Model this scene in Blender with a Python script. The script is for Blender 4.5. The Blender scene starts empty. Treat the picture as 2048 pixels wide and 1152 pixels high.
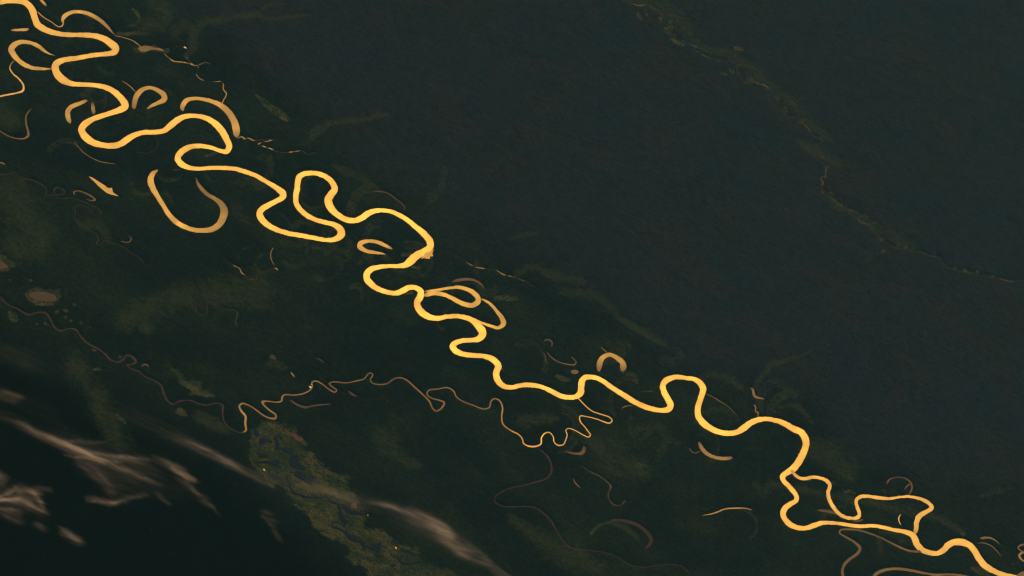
import bpy, math, random
import numpy as np
from mathutils import Vector, Matrix

# One Blender unit is 100 m of land.  The place is a lowland rainforest river seen from high up, towards a low sun.
S = bpy.context.scene
COL = S.collection
R = math.radians

# ------------------------------------------------------------------ camera
ELEV = R(25.0)          # the line of sight comes down at this angle
DIST = 1437.0
HFOV = R(8.0)
ROLL = R(30.0)
PW, PH = 2048.0, 1152.0
fwd = Vector((0, math.cos(ELEV), -math.sin(ELEV)))
r0 = Vector((1, 0, 0))
u0 = Vector((0, math.sin(ELEV), math.cos(ELEV)))
right = r0 * math.cos(ROLL) + u0 * math.sin(ROLL)
up = u0 * math.cos(ROLL) - r0 * math.sin(ROLL)
cam_pos = -fwd * DIST
cd = bpy.data.cameras.new('camera')
cam = bpy.data.objects.new('camera', cd)
COL.objects.link(cam)
m = Matrix((right, up, -fwd)).transposed().to_4x4()
m.translation = cam_pos
cam.matrix_world = m
cd.sensor_fit = 'HORIZONTAL'
cd.angle = HFOV
cd.clip_start = 1.0
cd.clip_end = 6000.0
S.camera = cam

# ------------------------------------------------------------------ sky, sun, exposure
SUN_EL = R(25.5)
SUN_AZ = R(0.0)         # towards +Y, ahead of the camera
w = bpy.data.worlds.new('World')
S.world = w
w.use_nodes = True
nt = w.node_tree
bg = nt.nodes['Background']
sky = nt.nodes.new('ShaderNodeTexSky')
sky.sky_type = 'NISHITA'
sky.sun_disc = False
sky.sun_elevation = SUN_EL
sky.sun_rotation = SUN_AZ
nt.links.new(sky.outputs[0], bg.inputs['Color'])
sky.ozone_density = 4.0
sky.dust_density = 0.6
bg.inputs['Strength'].default_value = 0.09
sl = bpy.data.lights.new('sun', 'SUN')
sl.energy = 2.9
sl.angle = R(0.5)
sl.color = (1.0, 0.47, 0.025)
so = bpy.data.objects.new('sun', sl)
COL.objects.link(so)
sd = Vector((math.sin(SUN_AZ) * math.cos(SUN_EL), math.cos(SUN_AZ) * math.cos(SUN_EL), math.sin(SUN_EL)))
so.rotation_euler = sd.to_track_quat('Z', 'Y').to_euler()
so.location = (0, 300, 400)
vs = S.view_settings
vs.view_transform = 'Standard'
vs.look = 'None'
vs.gamma = 1.0
vs.use_curve_mapping = False
vs.exposure = 0.0

HAZE_DENSITY = 5.0e-5
HAZE_FORWARD = 0.72
HAZE_COLOR = (0.17, 0.62, 1.0)
FOREST_FLOOD = (0.0118, 0.0240, 0.0195)
FOREST_SW_DARK = (0.0022, 0.0050, 0.0036)  # very dark tone, mixed into the forest colour towards the south-west
FOREST_TERRA = (0.0222, 0.0335, 0.038)
RIVER_ROUGH = 0.438

# ------------------------------------------------------------------ ground geometry from the surveyed plan
FPX = (PW / 2) / math.tan(HFOV / 2)
RT, UP, FW, CP = (np.array(v) for v in (right, up, fwd, cam_pos))

def ground(px, z=0.0):
    """plan point(s) in picture units -> place on the level plane z"""
    px = np.atleast_2d(np.asarray(px, float))
    d = FW[None] + RT[None] * ((px[:, :1] - PW / 2) / FPX) - UP[None] * ((px[:, 1:2] - PH / 2) / FPX)
    t = (z - CP[2]) / d[:, 2]
    return CP[None] + d * t[:, None]

def picture(P):
    v = P - CP[None]
    zc = v @ FW
    return np.stack([PW / 2 + FPX * (v @ RT) / zc, PH / 2 - FPX * (v @ UP) / zc], 1)

# ------------------------------------------------------------------ small helpers
def tag(o, label=None, cat=None, group=None, kind=None):
    for k, v in (('label', label), ('category', cat), ('group', group), ('kind', kind)):
        if v:
            o[k] = v
    return o

def mesh_obj(name, verts, faces, mat, parent=None, smooth=False):
    me = bpy.data.meshes.new(name)
    verts = np.asarray(verts, np.float32)
    faces = np.asarray(faces, np.int32)
    n, k = faces.shape
    me.vertices.add(len(verts))
    me.vertices.foreach_set('co', verts.ravel())
    me.loops.add(n * k)
    me.loops.foreach_set('vertex_index', faces.ravel())
    me.polygons.add(n)
    me.polygons.foreach_set('loop_start', np.arange(0, n * k, k, dtype=np.int32))
    if smooth:
        me.polygons.foreach_set('use_smooth', np.ones(n, bool))
    me.update(calc_edges=True)
    me.materials.append(mat)
    o = bpy.data.objects.new(name, me)
    COL.objects.link(o)
    if parent:
        o.parent = parent
    return o

def hash2(ix, iy, seed):
    h = (ix.astype(np.int64) * 374761393 + iy.astype(np.int64) * 668265263 + seed * 974634777) & 0xFFFFFFFF
    h = ((h ^ (h >> 13)) * 1274126177) & 0xFFFFFFFF
    h = ((h ^ (h >> 16)) * 2246822519) & 0xFFFFFFFF
    return ((h ^ (h >> 15)) & 0xFFFFFF) / float(0xFFFFFF)

def vnoise(x, y, seed=0):
    """smooth value noise, -1..1"""
    ix, iy = np.floor(x), np.floor(y)
    fx, fy = x - ix, y - iy
    fx = fx * fx * fx * (fx * (fx * 6 - 15) + 10)
    fy = fy * fy * fy * (fy * (fy * 6 - 15) + 10)
    a, b = hash2(ix, iy, seed), hash2(ix + 1, iy, seed)
    c, d = hash2(ix, iy + 1, seed), hash2(ix + 1, iy + 1, seed)
    return ((a + (b - a) * fx) * (1 - fy) + (c + (d - c) * fx) * fy) * 2 - 1

def fbm(x, y, octs=4, seed=0, gain=0.5):
    s, a, n = 0, 1.0, 0
    for k in range(octs):
        s = s + a * vnoise(x * 2 ** k + 17.3 * k, y * 2 ** k - 9.1 * k, seed + k)
        n += a
        a *= gain
    return s / n

def smooth(x):
    x = np.clip(x, 0, 1)
    return x * x * (3 - 2 * x)

def plan(*segs):
    """(column, row, 'x,y,w[,b]; ...') in quarter-sheet units -> rows of x, y, width, brightness"""
    out = []
    for c, r, s in segs:
        for p in s.split(';'):
            v = [float(q) for q in p.split(',')]
            x, y = (v[0] + 2048 * c) / 4, (v[1] + 1152 * r) / 4
            out.append([x, y, (v[2] if len(v) > 2 else 8) / 4, v[3] if len(v) > 3 else -1.0])
    return np.array(out)

def spline(P, step=2.0):
    """Catmull-Rom through the rows of P (all columns), resampled"""
    Q = np.vstack([2 * P[0] - P[1], P, 2 * P[-1] - P[-2]])
    res = []
    for i in range(1, len(Q) - 2):
        p0, p1, p2, p3 = Q[i - 1], Q[i], Q[i + 1], Q[i + 2]
        # centripetal parametrisation keeps the bends clean
        def dt(a, b):
            return max(1e-3, np.hypot(*(b[:2] - a[:2])) ** 0.5)
        t0 = 0.0; t1 = t0 + dt(p0, p1); t2 = t1 + dt(p1, p2); t3 = t2 + dt(p2, p3)
        n = max(2, int(np.hypot(*(p2[:2] - p1[:2])) / step))
        t = np.linspace(t1, t2, n, endpoint=False)[:, None]
        A1 = (t1 - t) / (t1 - t0) * p0 + (t - t0) / (t1 - t0) * p1
        A2 = (t2 - t) / (t2 - t1) * p1 + (t - t1) / (t2 - t1) * p2
        A3 = (t3 - t) / (t3 - t2) * p2 + (t - t2) / (t3 - t2) * p3
        B1 = (t2 - t) / (t2 - t0) * A1 + (t - t0) / (t2 - t0) * A2
        B2 = (t3 - t) / (t3 - t1) * A2 + (t - t1) / (t3 - t1) * A3
        res.append((t2 - t) / (t2 - t1) * B1 + (t - t1) / (t2 - t1) * B2)
    res.append(P[-1:])
    return np.vstack(res)

# ------------------------------------------------------------------ materials
def new_mat(name):
    mt = bpy.data.materials.new(name)
    mt.use_nodes = True
    n = mt.node_tree
    for x in list(n.nodes):
        if x.type not in ('OUTPUT_MATERIAL', 'BSDF_PRINCIPLED'):
            n.nodes.remove(x)
    return mt, n, n.nodes.get('Principled BSDF')

def N(n, t, **kw):
    x = n.nodes.new(t)
    for k, v in kw.items():
        setattr(x, k, v)
    return x

def math_node(n, op, a, b=None, c=None, clamp=False):
    x = N(n, 'ShaderNodeMath', operation=op, use_clamp=clamp)
    for i, v in enumerate((a, b, c)):
        if v is None:
            continue
        if isinstance(v, (int, float)):
            x.inputs[i].default_value = v
        else:
            n.links.new(v, x.inputs[i])
    return x.outputs[0]

def noise_node(n, co, scale, detail=4, rough=0.55, dist=0.0):
    x = N(n, 'ShaderNodeTexNoise')
    x.inputs['Scale'].default_value = scale
    x.inputs['Detail'].default_value = detail
    x.inputs['Roughness'].default_value = rough
    x.inputs['Distortion'].default_value = dist
    n.links.new(co, x.inputs['Vector'])
    return x.outputs['Fac']

def mix_col(n, fac, a, b):
    x = N(n, 'ShaderNodeMix', data_type='RGBA')
    if isinstance(fac, (int, float)):
        x.inputs[0].default_value = fac
    else:
        n.links.new(fac, x.inputs[0])
    for i, v in ((6, a), (7, b)):
        if isinstance(v, tuple):
            x.inputs[i].default_value = (*v, 1)
        else:
            n.links.new(v, x.inputs[i])
    return x.outputs[2]

def map_range(n, v, a, b, c=0.0, d=1.0):
    x = N(n, 'ShaderNodeMapRange')
    x.interpolation_type = 'SMOOTHSTEP'
    n.links.new(v, x.inputs[0])
    for i, q in enumerate((a, b, c, d)):
        x.inputs[i + 1].default_value = q
    return x.outputs[0]

def water_material():
    """silty water; the wind ripples (attribute glint) set how the low sun is spread"""
    mt, n, p = new_mat('silty_water')
    geo = N(n, 'ShaderNodeNewGeometry')
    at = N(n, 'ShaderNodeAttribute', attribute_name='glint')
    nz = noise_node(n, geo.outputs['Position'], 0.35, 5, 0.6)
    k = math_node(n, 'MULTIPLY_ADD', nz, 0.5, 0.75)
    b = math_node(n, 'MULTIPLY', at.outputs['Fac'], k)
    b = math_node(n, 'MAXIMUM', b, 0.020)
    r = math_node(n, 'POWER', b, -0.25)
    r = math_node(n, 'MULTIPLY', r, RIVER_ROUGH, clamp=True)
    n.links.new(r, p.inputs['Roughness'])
    n.links.new(mix_col(n, nz, (0.038, 0.025, 0.027), (0.052, 0.034, 0.034)), p.inputs['Base Color'])
    p.inputs['IOR'].default_value = 1.333
    return mt

def black_water_material():
    mt, n, p = new_mat('painted_sky_water')
    geo = N(n, 'ShaderNodeNewGeometry')
    nz = noise_node(n, geo.outputs['Position'], 0.8, 4, 0.6)
    n.links.new(mix_col(n, nz, (0.003, 0.020, 0.046), (0.007, 0.028, 0.056)), p.inputs['Base Color'])  # reflected sky painted as a dark blue base colour
    p.inputs['Roughness'].default_value = 0.9
    p.inputs['IOR'].default_value = 1.333
    p.inputs['Specular IOR Level'].default_value = 0.05
    return mt

def vegetation_material():
    mt, n, p = new_mat('vegetation')
    geo = N(n, 'ShaderNodeNewGeometry')
    co = geo.outputs['Position']
    at = N(n, 'ShaderNodeAttribute', attribute_name='cover')
    sep = N(n, 'ShaderNodeSeparateColor')
    n.links.new(at.outputs['Color'], sep.inputs[0])
    terra, marsh, meadow = sep.outputs[0], sep.outputs[1], sep.outputs[2]
    big = noise_node(n, co, 0.035, 5, 0.6)
    mid = noise_node(n, co, 0.25, 5, 0.62, 0.4)
    fine = noise_node(n, co, 2.2, 4, 0.7)
    rust = noise_node(n, co, 0.06, 4, 0.6, 0.8)
    flood = mix_col(n, map_range(n, big, 0.36, 0.66), tuple(0.84 * c for c in FOREST_FLOOD), tuple(a * b for a, b in zip(FOREST_FLOOD, (1.40, 1.30, 1.10))))
    ter = mix_col(n, map_range(n, rust, 0.36, 0.66), tuple(a * b for a, b in zip(FOREST_TERRA, (0.86, 1.02, 1.06))), tuple(a * b for a, b in zip(FOREST_TERRA, (1.30, 1.0, 0.88))))
    ter = mix_col(n, map_range(n, mid, 0.50, 0.30, 0.0, 0.45), ter, tuple(0.7 * c for c in FOREST_TERRA))
    tmix = math_node(n, 'ADD', terra, math_node(n, 'MULTIPLY_ADD', mid, 0.5, -0.25))
    c = mix_col(n, map_range(n, tmix, 0.0, 1.0), flood, ter)
    olv = noise_node(n, co, 0.075, 5, 0.6, 0.5)
    fmask = math_node(n, 'MULTIPLY', map_range(n, olv, 0.50, 0.74, 0.0, 0.75), math_node(n, 'SUBTRACT', 1.0, terra))
    c = mix_col(n, fmask, c, (0.024, 0.042, 0.019))
    sw_mix = math_node(n, 'ADD', at.outputs['Alpha'], math_node(n, 'MULTIPLY_ADD', big, 0.6, -0.3))
    c = mix_col(n, map_range(n, sw_mix, 0.05, 0.95, 0.0, 0.9), c, FOREST_SW_DARK)
    # open green meadow and yellow marsh break in along an uneven line
    tuft = noise_node(n, co, 0.85, 5, 0.7, 0.3)
    brk = math_node(n, 'ADD', math_node(n, 'MULTIPLY_ADD', mid, 0.7, -0.35), math_node(n, 'MULTIPLY_ADD', tuft, 0.45, -0.225))
    g = math_node(n, 'ADD', meadow, brk)
    gcol = mix_col(n, mid, (0.030, 0.050, 0.026), (0.066, 0.080, 0.034))
    c = mix_col(n, math_node(n, 'MULTIPLY', map_range(n, g, 0.04, 0.62), 0.72), c, gcol)
    reed = noise_node(n, co, 0.16, 6, 0.65, 1.2)
    mcol = mix_col(n, map_range(n, reed, 0.40, 0.66), (0.042, 0.066, 0.024), (0.104, 0.110, 0.035))
    mcol = mix_col(n, map_range(n, mid, 0.54, 0.74, 0.0, 0.45), mcol, (0.085, 0.066, 0.036))
    # winding wet hollows between the reed beds
    wet = noise_node(n, co, 0.42, 3, 0.5, 1.6)
    wet = math_node(n, 'ABSOLUTE', math_node(n, 'SUBTRACT', wet, 0.5))
    mcol = mix_col(n, map_range(n, wet, 0.034, 0.010, 0.0, 0.85), mcol, (0.008, 0.026, 0.044))
    y = math_node(n, 'ADD', math_node(n, 'ADD', marsh, brk), math_node(n, 'MULTIPLY_ADD', reed, 1.1, -0.52))
    c = mix_col(n, math_node(n, 'MULTIPLY', map_range(n, y, 0.20, 0.44), map_range(n, marsh, 0.06, 0.24)), c, mcol)
    v = N(n, 'ShaderNodeHueSaturation')
    n.links.new(c, v.inputs['Color'])
    n.links.new(math_node(n, 'ADD', math_node(n, 'MULTIPLY_ADD', fine, 2.4, -0.85), math_node(n, 'MULTIPLY_ADD', tuft, 1.3, 0.0)), v.inputs['Value'])
    n.links.new(v.outputs[0], p.inputs['Base Color'])
    p.inputs['Roughness'].default_value = 0.95
    p.inputs['Specular IOR Level'].default_value = 0.0
    return mt

def flat_material(name, ca, cb, scale=1.0, rough=0.9, spec=0.1):
    mt, n, p = new_mat(name)
    geo = N(n, 'ShaderNodeNewGeometry')
    nz = noise_node(n, geo.outputs['Position'], scale, 5, 0.6)
    n.links.new(mix_col(n, map_range(n, nz, 0.3, 0.7), ca, cb), p.inputs['Base Color'])
    p.inputs['Roughness'].default_value = rough
    p.inputs['Specular IOR Level'].default_value = spec
    return mt

WATER = water_material()
BLACK = black_water_material()
VEG = vegetation_material()
SAND = flat_material('river_sand', (0.34, 0.24, 0.13), (0.50, 0.38, 0.20), 1.5)
SOIL = flat_material('bare_soil', (0.10, 0.05, 0.04), (0.17, 0.085, 0.065), 2.0)
ROOF = flat_material('pale_metal_roof', (0.66, 0.62, 0.55), (0.82, 0.80, 0.74), 6.0, 0.72, 0.5)
ROOF.node_tree.nodes['Principled BSDF'].inputs['Metallic'].default_value = 0.85
ROOF_RED = flat_material('red_clay_roof', (0.30, 0.10, 0.06), (0.40, 0.15, 0.09), 6.0)
WALLS = flat_material('wooden_wall', (0.30, 0.24, 0.18), (0.42, 0.35, 0.27), 6.0)

# ------------------------------------------------------------------ water bodies
OPEN = []        # (ground outline left, right) strips for clearing the forest

def ribbon(name, label, P, b=1.0, patchy=0.0, z=0.01, jit=0.5, cap=True, mat=None, seed=None, kind='structure', group=None, fall=0.02, minw=0.0):
    """one water body: a level surface between two uneven banks"""
    C = spline(P)
    seed = seed if seed is not None else (len(OPEN) * 7 + 3)
    d = np.gradient(C[:, :2], axis=0)
    L = np.hypot(d[:, 0], d[:, 1]) + 1e-9
    nrm = np.stack([-d[:, 1], d[:, 0]], 1) / L[:, None]
    s = np.concatenate([[0], np.cumsum(np.hypot(*np.diff(C[:, :2], axis=0).T))])
    hw = np.maximum(C[:, 2] / 2, minw / 2)
    if patchy:
        hw = hw * (1 - 0.75 * patchy * smooth(0.5 - 1.6 * vnoise(s / 7.0, s * 0, seed + 5)))
    if cap:
        e = np.minimum(s, s[-1] - s)
        r = np.maximum(1.5 * hw, 0.6)
        hw = hw * np.sqrt(np.clip(1 - (1 - np.clip(e / r, 0, 1)) ** 2, 0.02, 1))
    j = min(1.0, jit)
    k = np.minimum(1.0, hw / 2.0)
    jl = j * k * (0.6 * vnoise(s / 5.0, s * 0, seed) + 0.45 * vnoise(s / 2.1, s * 0, seed + 1))
    jr = j * k * (0.6 * vnoise(s / 5.0, s * 0, seed + 2) + 0.45 * vnoise(s / 2.1, s * 0, seed + 3))
    A = C[:, :2] + nrm * (hw + jl)[:, None]
    B = C[:, :2] - nrm * (hw + jr)[:, None]
    # where a bend is tighter than the river is wide, gather the inner bank to a point
    for E in (A, B):
        for _ in range(3):
            dd = np.einsum('ij,ij->i', np.gradient(E, axis=0), d)
            bad = dd < 0.05 * L * L
            if not bad.any():
                break
            bad = np.convolve(bad, np.ones(5), 'same') > 0
            sm = np.stack([np.convolve(np.pad(E[:, q], 4, mode='edge'), np.ones(9) / 9, 'valid') for q in (0, 1)], 1)
            E[bad] = sm[bad]
    n = len(C)
    zz = z + fall * (1 - s / max(s[-1], 1e-6))
    GA, GB, GM = ground(A), ground(B), ground(C[:, :2])
    V = np.empty((3 * n, 3))
    for i, G in enumerate((GA, GM, GB)):
        V[i::3] = G
        V[i::3, 2] = zz
    i = np.arange(n - 1) * 3
    F = np.vstack([np.stack([i, i + 1, i + 4, i + 3], 1), np.stack([i + 1, i + 2, i + 5, i + 4], 1)])[:, ::-1]
    o = mesh_obj(name, V, F, mat or WATER)
    # faces must look up
    me = o.data
    if me.polygons[0].normal.z < 0:
        me.flip_normals()
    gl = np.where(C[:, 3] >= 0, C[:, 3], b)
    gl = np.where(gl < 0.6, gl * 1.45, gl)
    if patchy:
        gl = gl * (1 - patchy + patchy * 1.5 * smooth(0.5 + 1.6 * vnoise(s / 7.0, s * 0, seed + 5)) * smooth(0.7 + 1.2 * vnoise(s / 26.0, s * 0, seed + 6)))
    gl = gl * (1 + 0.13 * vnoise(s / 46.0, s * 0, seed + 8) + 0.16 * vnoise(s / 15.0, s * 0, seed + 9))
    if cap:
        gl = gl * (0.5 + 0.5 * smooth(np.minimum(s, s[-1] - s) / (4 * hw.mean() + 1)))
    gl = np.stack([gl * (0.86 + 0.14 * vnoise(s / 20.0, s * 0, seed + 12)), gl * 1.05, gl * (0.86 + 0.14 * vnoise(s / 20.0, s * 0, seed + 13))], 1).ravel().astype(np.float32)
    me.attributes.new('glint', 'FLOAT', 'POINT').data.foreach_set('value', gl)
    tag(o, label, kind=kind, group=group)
    OPEN.append((GA[:, :2], GB[:, :2]))
    return o

def shore(name, label, poly, b=1.0, z=0.012, mat=None, jit=0.6, kind='structure', group=None, seed=1, open_=True):
    """a lake, patch of sand or soil given by its outline"""
    P = np.asarray(poly, float)
    C = spline(np.vstack([P, P[:1]]), 1.5)[:-1]
    C2 = C + jit * np.stack([vnoise(np.arange(len(C)) / 2.3, C[:, 0] * 0, seed), vnoise(np.arange(len(C)) / 2.3, C[:, 0] * 0, seed + 9)], 1)
    G = ground(C2)
    c = G.mean(0)
    ring = [G, c[None] + (G - c[None]) * 0.5]
    V = np.vstack(ring + [c[None]])
    V[:, 2] = z
    n = len(G)
    i = np.arange(n); k = (i + 1) % n
    F = np.vstack([np.stack([i, k, n + k, n + i], 1)])
    T = np.stack([n + i, n + k, np.full(n, 2 * n), np.full(n, 2 * n)], 1)
    me = bpy.data.meshes.new(name)
    me.from_pydata([tuple(v) for v in V], [], [tuple(f) for f in F] + [tuple(t[:3]) for t in T])
    me.materials.append(mat or WATER)
    o = bpy.data.objects.new(name, me)
    COL.objects.link(o)
    me.update()
    if sum(p.normal.z for p in me.polygons) < 0:
        me.flip_normals()
    me.attributes.new('glint', 'FLOAT', 'POINT').data.foreach_set('value', np.full(len(V), b, np.float32))
    tag(o, label, kind=kind, group=group)
    if open_:
        cc = np.repeat(c[None, :2], n + 1, 0)
        OPEN.append((np.vstack([G[:, :2], G[:1, :2]]), cc))
    return o

def q(c, r, s):
    return plan((c, r, s))[:, :2]

# the great river, from the far north-west bend to the south-east
RIVER_PLAN = plan(
 (0,0,"-120,60,60;-40,22,56;40,4,54;110,2,52;180,14,50;232,46,50;262,95,54;278,150,52;298,195,54;340,228,50;400,254,44;480,274,38;570,281,36;660,281,38;750,288,42;825,310,50;885,348,58;920,382,62;918,416,50;870,430,40;780,440,36;690,452,36;620,466,38;550,475,40;492,487,44;450,513,55;440,546,57;452,584,60;492,632,62;560,667,46;630,677,36;740,682,36;840,700,40;910,735,46;962,782,52;998,832,58;996,858,56;950,884,48;880,907,40;800,933,40;735,958,44;680,992,54;652,1036,54;668,1078,58;706,1118,58;765,1150,50;835,1165,44;905,1168,48;965,1152,50;1015,1118,52;1072,1083,44;1150,1061,38;1250,1058,38;1312,1046,42;1368,1002,52;1420,962,50;1480,934,40;1550,928,34;1630,940,38;1692,970,46;1752,1022,54;1796,1085,54;1822,1140,48"),
 (0,1,"1833,25,48;1812,60,44;1768,58,34;1700,34,32;1620,19,36;1555,19,38;1492,37,46;1440,75,50;1421,112,50;1438,150,50;1480,180,42;1540,197,34;1610,198,30;1700,192,32;1800,193,32;1890,203,34;1970,227,36;2040,252,34"),
 (1,1,"60,290,34;120,325,36;180,365,46;214,400,56;212,426,50;175,451,40;110,485,42;52,520,48;28,556,50;44,602,52;92,648,46;160,685,40;250,714,38;350,732,36;450,750,36;540,767,34;600,768,36;650,755,48;681,722,60;670,680,54;626,648,42;560,630,36;480,608,36;410,575,40;352,525,42;320,470,42;317,420,42;328,360,46;332,310,46;346,265,46;386,240,42;440,233,38;510,243,38;572,273,42;614,318,48;628,365,50;600,405,56;577,450,62;590,500,60;630,550,50;690,592,46;745,612,44;800,612,44;850,590,48;900,555,48;950,537,38;1020,533,32;1080,543,34;1150,572,36;1220,617,38;1282,668,42;1345,722,50;1388,778,54;1392,824,54;1345,862,54;1282,896,62;1236,938,64;1192,970,46;1130,978,32;1060,978,30;990,985,36;922,1002,46;886,1040,52;890,1085,52;926,1128,48"),
 (1,2,"968,5,42;1040,31,38;1110,44,38;1168,25,46;1230,-4,40;1285,2,42;1318,32,50;1312,72,54;1289,112,52;1296,156,54;1330,200,54;1390,234,46;1450,244,38;1520,231,36;1600,226,34;1670,236,38;1730,261,46;1776,302,56;1810,350,62;1808,382,56;1772,410,46;1715,419,36;1650,423,38;1597,440,44;1573,466,48;1596,502,48;1650,528,42;1730,540,38;1820,546,38;1882,566,46;1926,602,52;1938,632,52;1924,666,52;1922,706,50;1942,752,50;1984,786,42;2040,797,36"),
 (2,2,"80,778,38;160,778,38;250,797,34;330,835,38;400,868,40;460,876,36;518,867,42;550,834,52;553,790,50;558,750,50;586,717,44;632,713,38;690,726,36;740,755,38;810,805,38;890,855,40;970,905,42;1050,945,42;1120,968,40;1200,980,38;1250,970,50;1268,938,54;1246,890,50;1216,832,48;1206,782,46;1226,745,48;1280,719,42;1330,713,36;1400,722,34;1460,731,36;1506,762,48;1528,804,50;1520,852,46;1500,910,46;1485,970,48;1493,1030,50;1532,1082,52;1590,1125,48;1650,1150,44;1720,1163,40;1790,1157,42;1850,1125,52;1900,1086,48;1960,1058,42;2040,1048,36"),
 (3,2,"60,1060,38;130,1084,44;200,1126,50"),
 (3,3,"266,5,52;300,62,56;302,110,54;272,190,56;232,258,58;192,302,56;148,328,46;114,358,42;124,390,38;162,430,38;206,480,38;228,520,36;222,550,38;180,576,42;140,606,46;120,646,44;130,690,44;170,735,44;230,764,40;300,769,36;360,750,42;430,729,36;520,728,28;620,740,28;730,755,30;840,750,28;920,763,30;1000,783,30;1090,798,34;1150,821,44;1176,858,52;1192,902,52;1232,942,46;1290,965,40;1350,971,38;1400,949,46;1440,906,52;1490,882,52;1550,882,56;1610,905,50;1650,950,50;1686,1010,52;1730,1065,50;1790,1105,46;1870,1138,38;1960,1158,34;2060,1172,32;2200,1190,32"))
RIVER_LINE = RIVER_PLAN[:, :2].tolist()
ribbon('river', 'wide golden river snaking in large meanders across the whole dark forest', RIVER_PLAN,
 1.2, cap=False, jit=0.6, z=0.010, fall=0.05)
ribbon('side_channel_river', 'narrow golden side channel splitting off and rejoining the river around an island', plan(
 (3,3,"185,300,20;202,328,26;235,360,26;290,374,26;350,363,28;420,369,26;474,395,30;495,432,30;481,480,32;487,530,30;522,600,30;562,650,30;620,683,28;680,692,28;724,678,32;730,650,28;711,592,28;706,548,28;736,519,28;800,515,26;880,526,28;970,533,22;1060,520,20;1140,518,22;1220,536,26;1290,573,30;1313,605,32;1270,636,34;1212,672,42;1189,722,40;1185,770,36;1174,818,34")),
 0.95, z=0.004, jit=0.7)
ribbon('oxbow_lake', 'orange double-limbed oxbow loop touching the river at midstream', plan(
 (1,2,"1342,66,22;1372,52,36;1420,42,36;1480,48,34;1545,70,32;1612,106,36;1680,134,38;1735,137,40;1776,108,44;1772,72,42;1730,32,38;1680,8,32;1620,-6,28;1540,2,22;1460,14,20;1390,22,14;1345,28,8")), 0.55, z=0.005)
ribbon('oxbow_lake', 'thin golden crescent channel curling from the orange loop down to the river', plan(
 (1,2,"1798,88,14;1842,106,20;1892,146,24;1932,195,28;1968,242,38;1980,285,42;1940,318,28;1880,305,24;1810,280,18;1750,250,14;1706,234,8")), 0.72, z=0.006)
ribbon('oxbow_lake', 'bright arched lake above the second river bend, fading orange to brown', plan(
 (0,0,"508,190,12,.8;500,165,24,.8;514,132,36,.8;560,103,30,.75;620,94,26,.6;690,105,30,.45;750,130,32,.35;800,162,30,.3;846,202,26,.28;885,245,16,.25;918,280,8,.2")))
ribbon('creek_water', 'thread of golden water linking the arched lake to the river', plan(
 (0,0,"300,95,10;350,140,8;410,175,7;470,215,8;498,205,10;510,175,12")), 0.6, z=0.007)
ribbon('lake', 'short tan strip of water at the very top beside the first bend', plan((0,0,"315,-10,14;335,8,20;352,26,20;372,48,8")), 0.35)
ribbon('lake', 'small stubby orange sliver lake west of the first bend', plan((0,0,"85,243,8;120,242,18;165,239,20;205,237,22;233,232,14")), 0.5)
ribbon('oxbow_lake', 'big golden oval oxbow reaching the river at its western side', plan(
 (0,0,"440,445,2,.5;390,430,12,.6;345,400,26,.65;300,366,32,.7;240,343,28,.75;180,335,32,.8;120,355,44,.8;90,392,50,.85;105,432,46,.85;140,475,38,.8;190,515,36,.8;260,543,30,.7;330,550,24,.6;415,551,10,.5")))
ribbon('outlet_river', 'slim golden outlet winding from the oval oxbow to the western edge', plan(
 (0,0,"118,485,5,.25;88,512,7,.3;78,548,9,.5;102,588,12,.7;150,632,12,.8;186,682,16,.85;184,724,17,.85;130,745,13,.8;50,760,13,.85;-40,780,14,.85")))
ribbon('oxbow_lake', 'dull curved lake bending up at the western edge', plan(
 (0,0,"-40,1030,8;0,1050,9;60,1086,9;130,1108,9;195,1108,14;228,1082,20;222,1048,16;208,985,15;210,925,11;240,880,5;258,862,3")), 0.12)
ribbon('oxbow_lake', 'orange bent lake west of the third bend', plan((0,0,"698,802,16;675,813,26;625,832,30;572,855,36;542,895,40;545,940,38;564,988,22")), 0.62)
ribbon('lake', 'short upright brown slab of water inside the third bend', plan((0,0,"737,818,22;744,865,30;750,915,32")), 0.22)
ribbon('oxbow_lake', 'tan hook-shaped lake standing apart above the fourth bend', plan(
 (0,0,"1070,874,30;1075,822,40;1096,762,44;1142,716,36;1200,702,28;1260,722,34;1310,760,44;1314,795,42;1262,824,30;1215,846,26;1176,872,12")), 0.34)
ribbon('creek_water', 'fine pale thread running north-west from the tan hook lake', plan((0,0,"1084,738,5;1045,695,6;1010,668,5;975,645,3")), 0.22)
ribbon('oxbow_lake', 'long arched orange-brown lake arching over the fifth bend', plan(
 (0,0,"1464,890,18,.4;1460,850,38,.42;1490,806,38,.42;1540,790,28,.42;1610,792,30,.42;1690,810,34,.42;1770,846,42,.42;1832,905,50,.4;1872,972,55,.4;1890,1040,58,.48;1892,1100,46,.55")))
ribbon('creek_water', 'wriggling pale creek dropping onto the long arched lake', plan(
 (0,0,"1776,838,6;1786,805,8;1800,782,8;1812,750,8;1795,728,7;1783,705,7;1788,685,6;1780,660,5")), 0.3)
ribbon('creek_water', 'crooked pale creek leading east from the arched lake into the forest', plan(
 (0,0,"1895,1108,12;1935,1095,12;1958,1112,12;1985,1105,9;2030,1124,9"),(1,0,"50,1120,8;120,1122,6;180,1116,5"),(1,1,"20,0,6;110,35,8;205,68,9;300,62,7;370,55,8;410,80,10;480,70,6")), 0.2, patchy=0.8)
ribbon('creek_water', 'thin crooked creek trailing south-east below the brown weedy pool', plan(
 (0,0,"1310,428,10;1345,460,9;1390,490,9;1460,498,9;1520,512,8;1555,524,7;1590,520,7;1640,500,6;1690,516,4")), 0.24, patchy=0.5)
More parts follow.
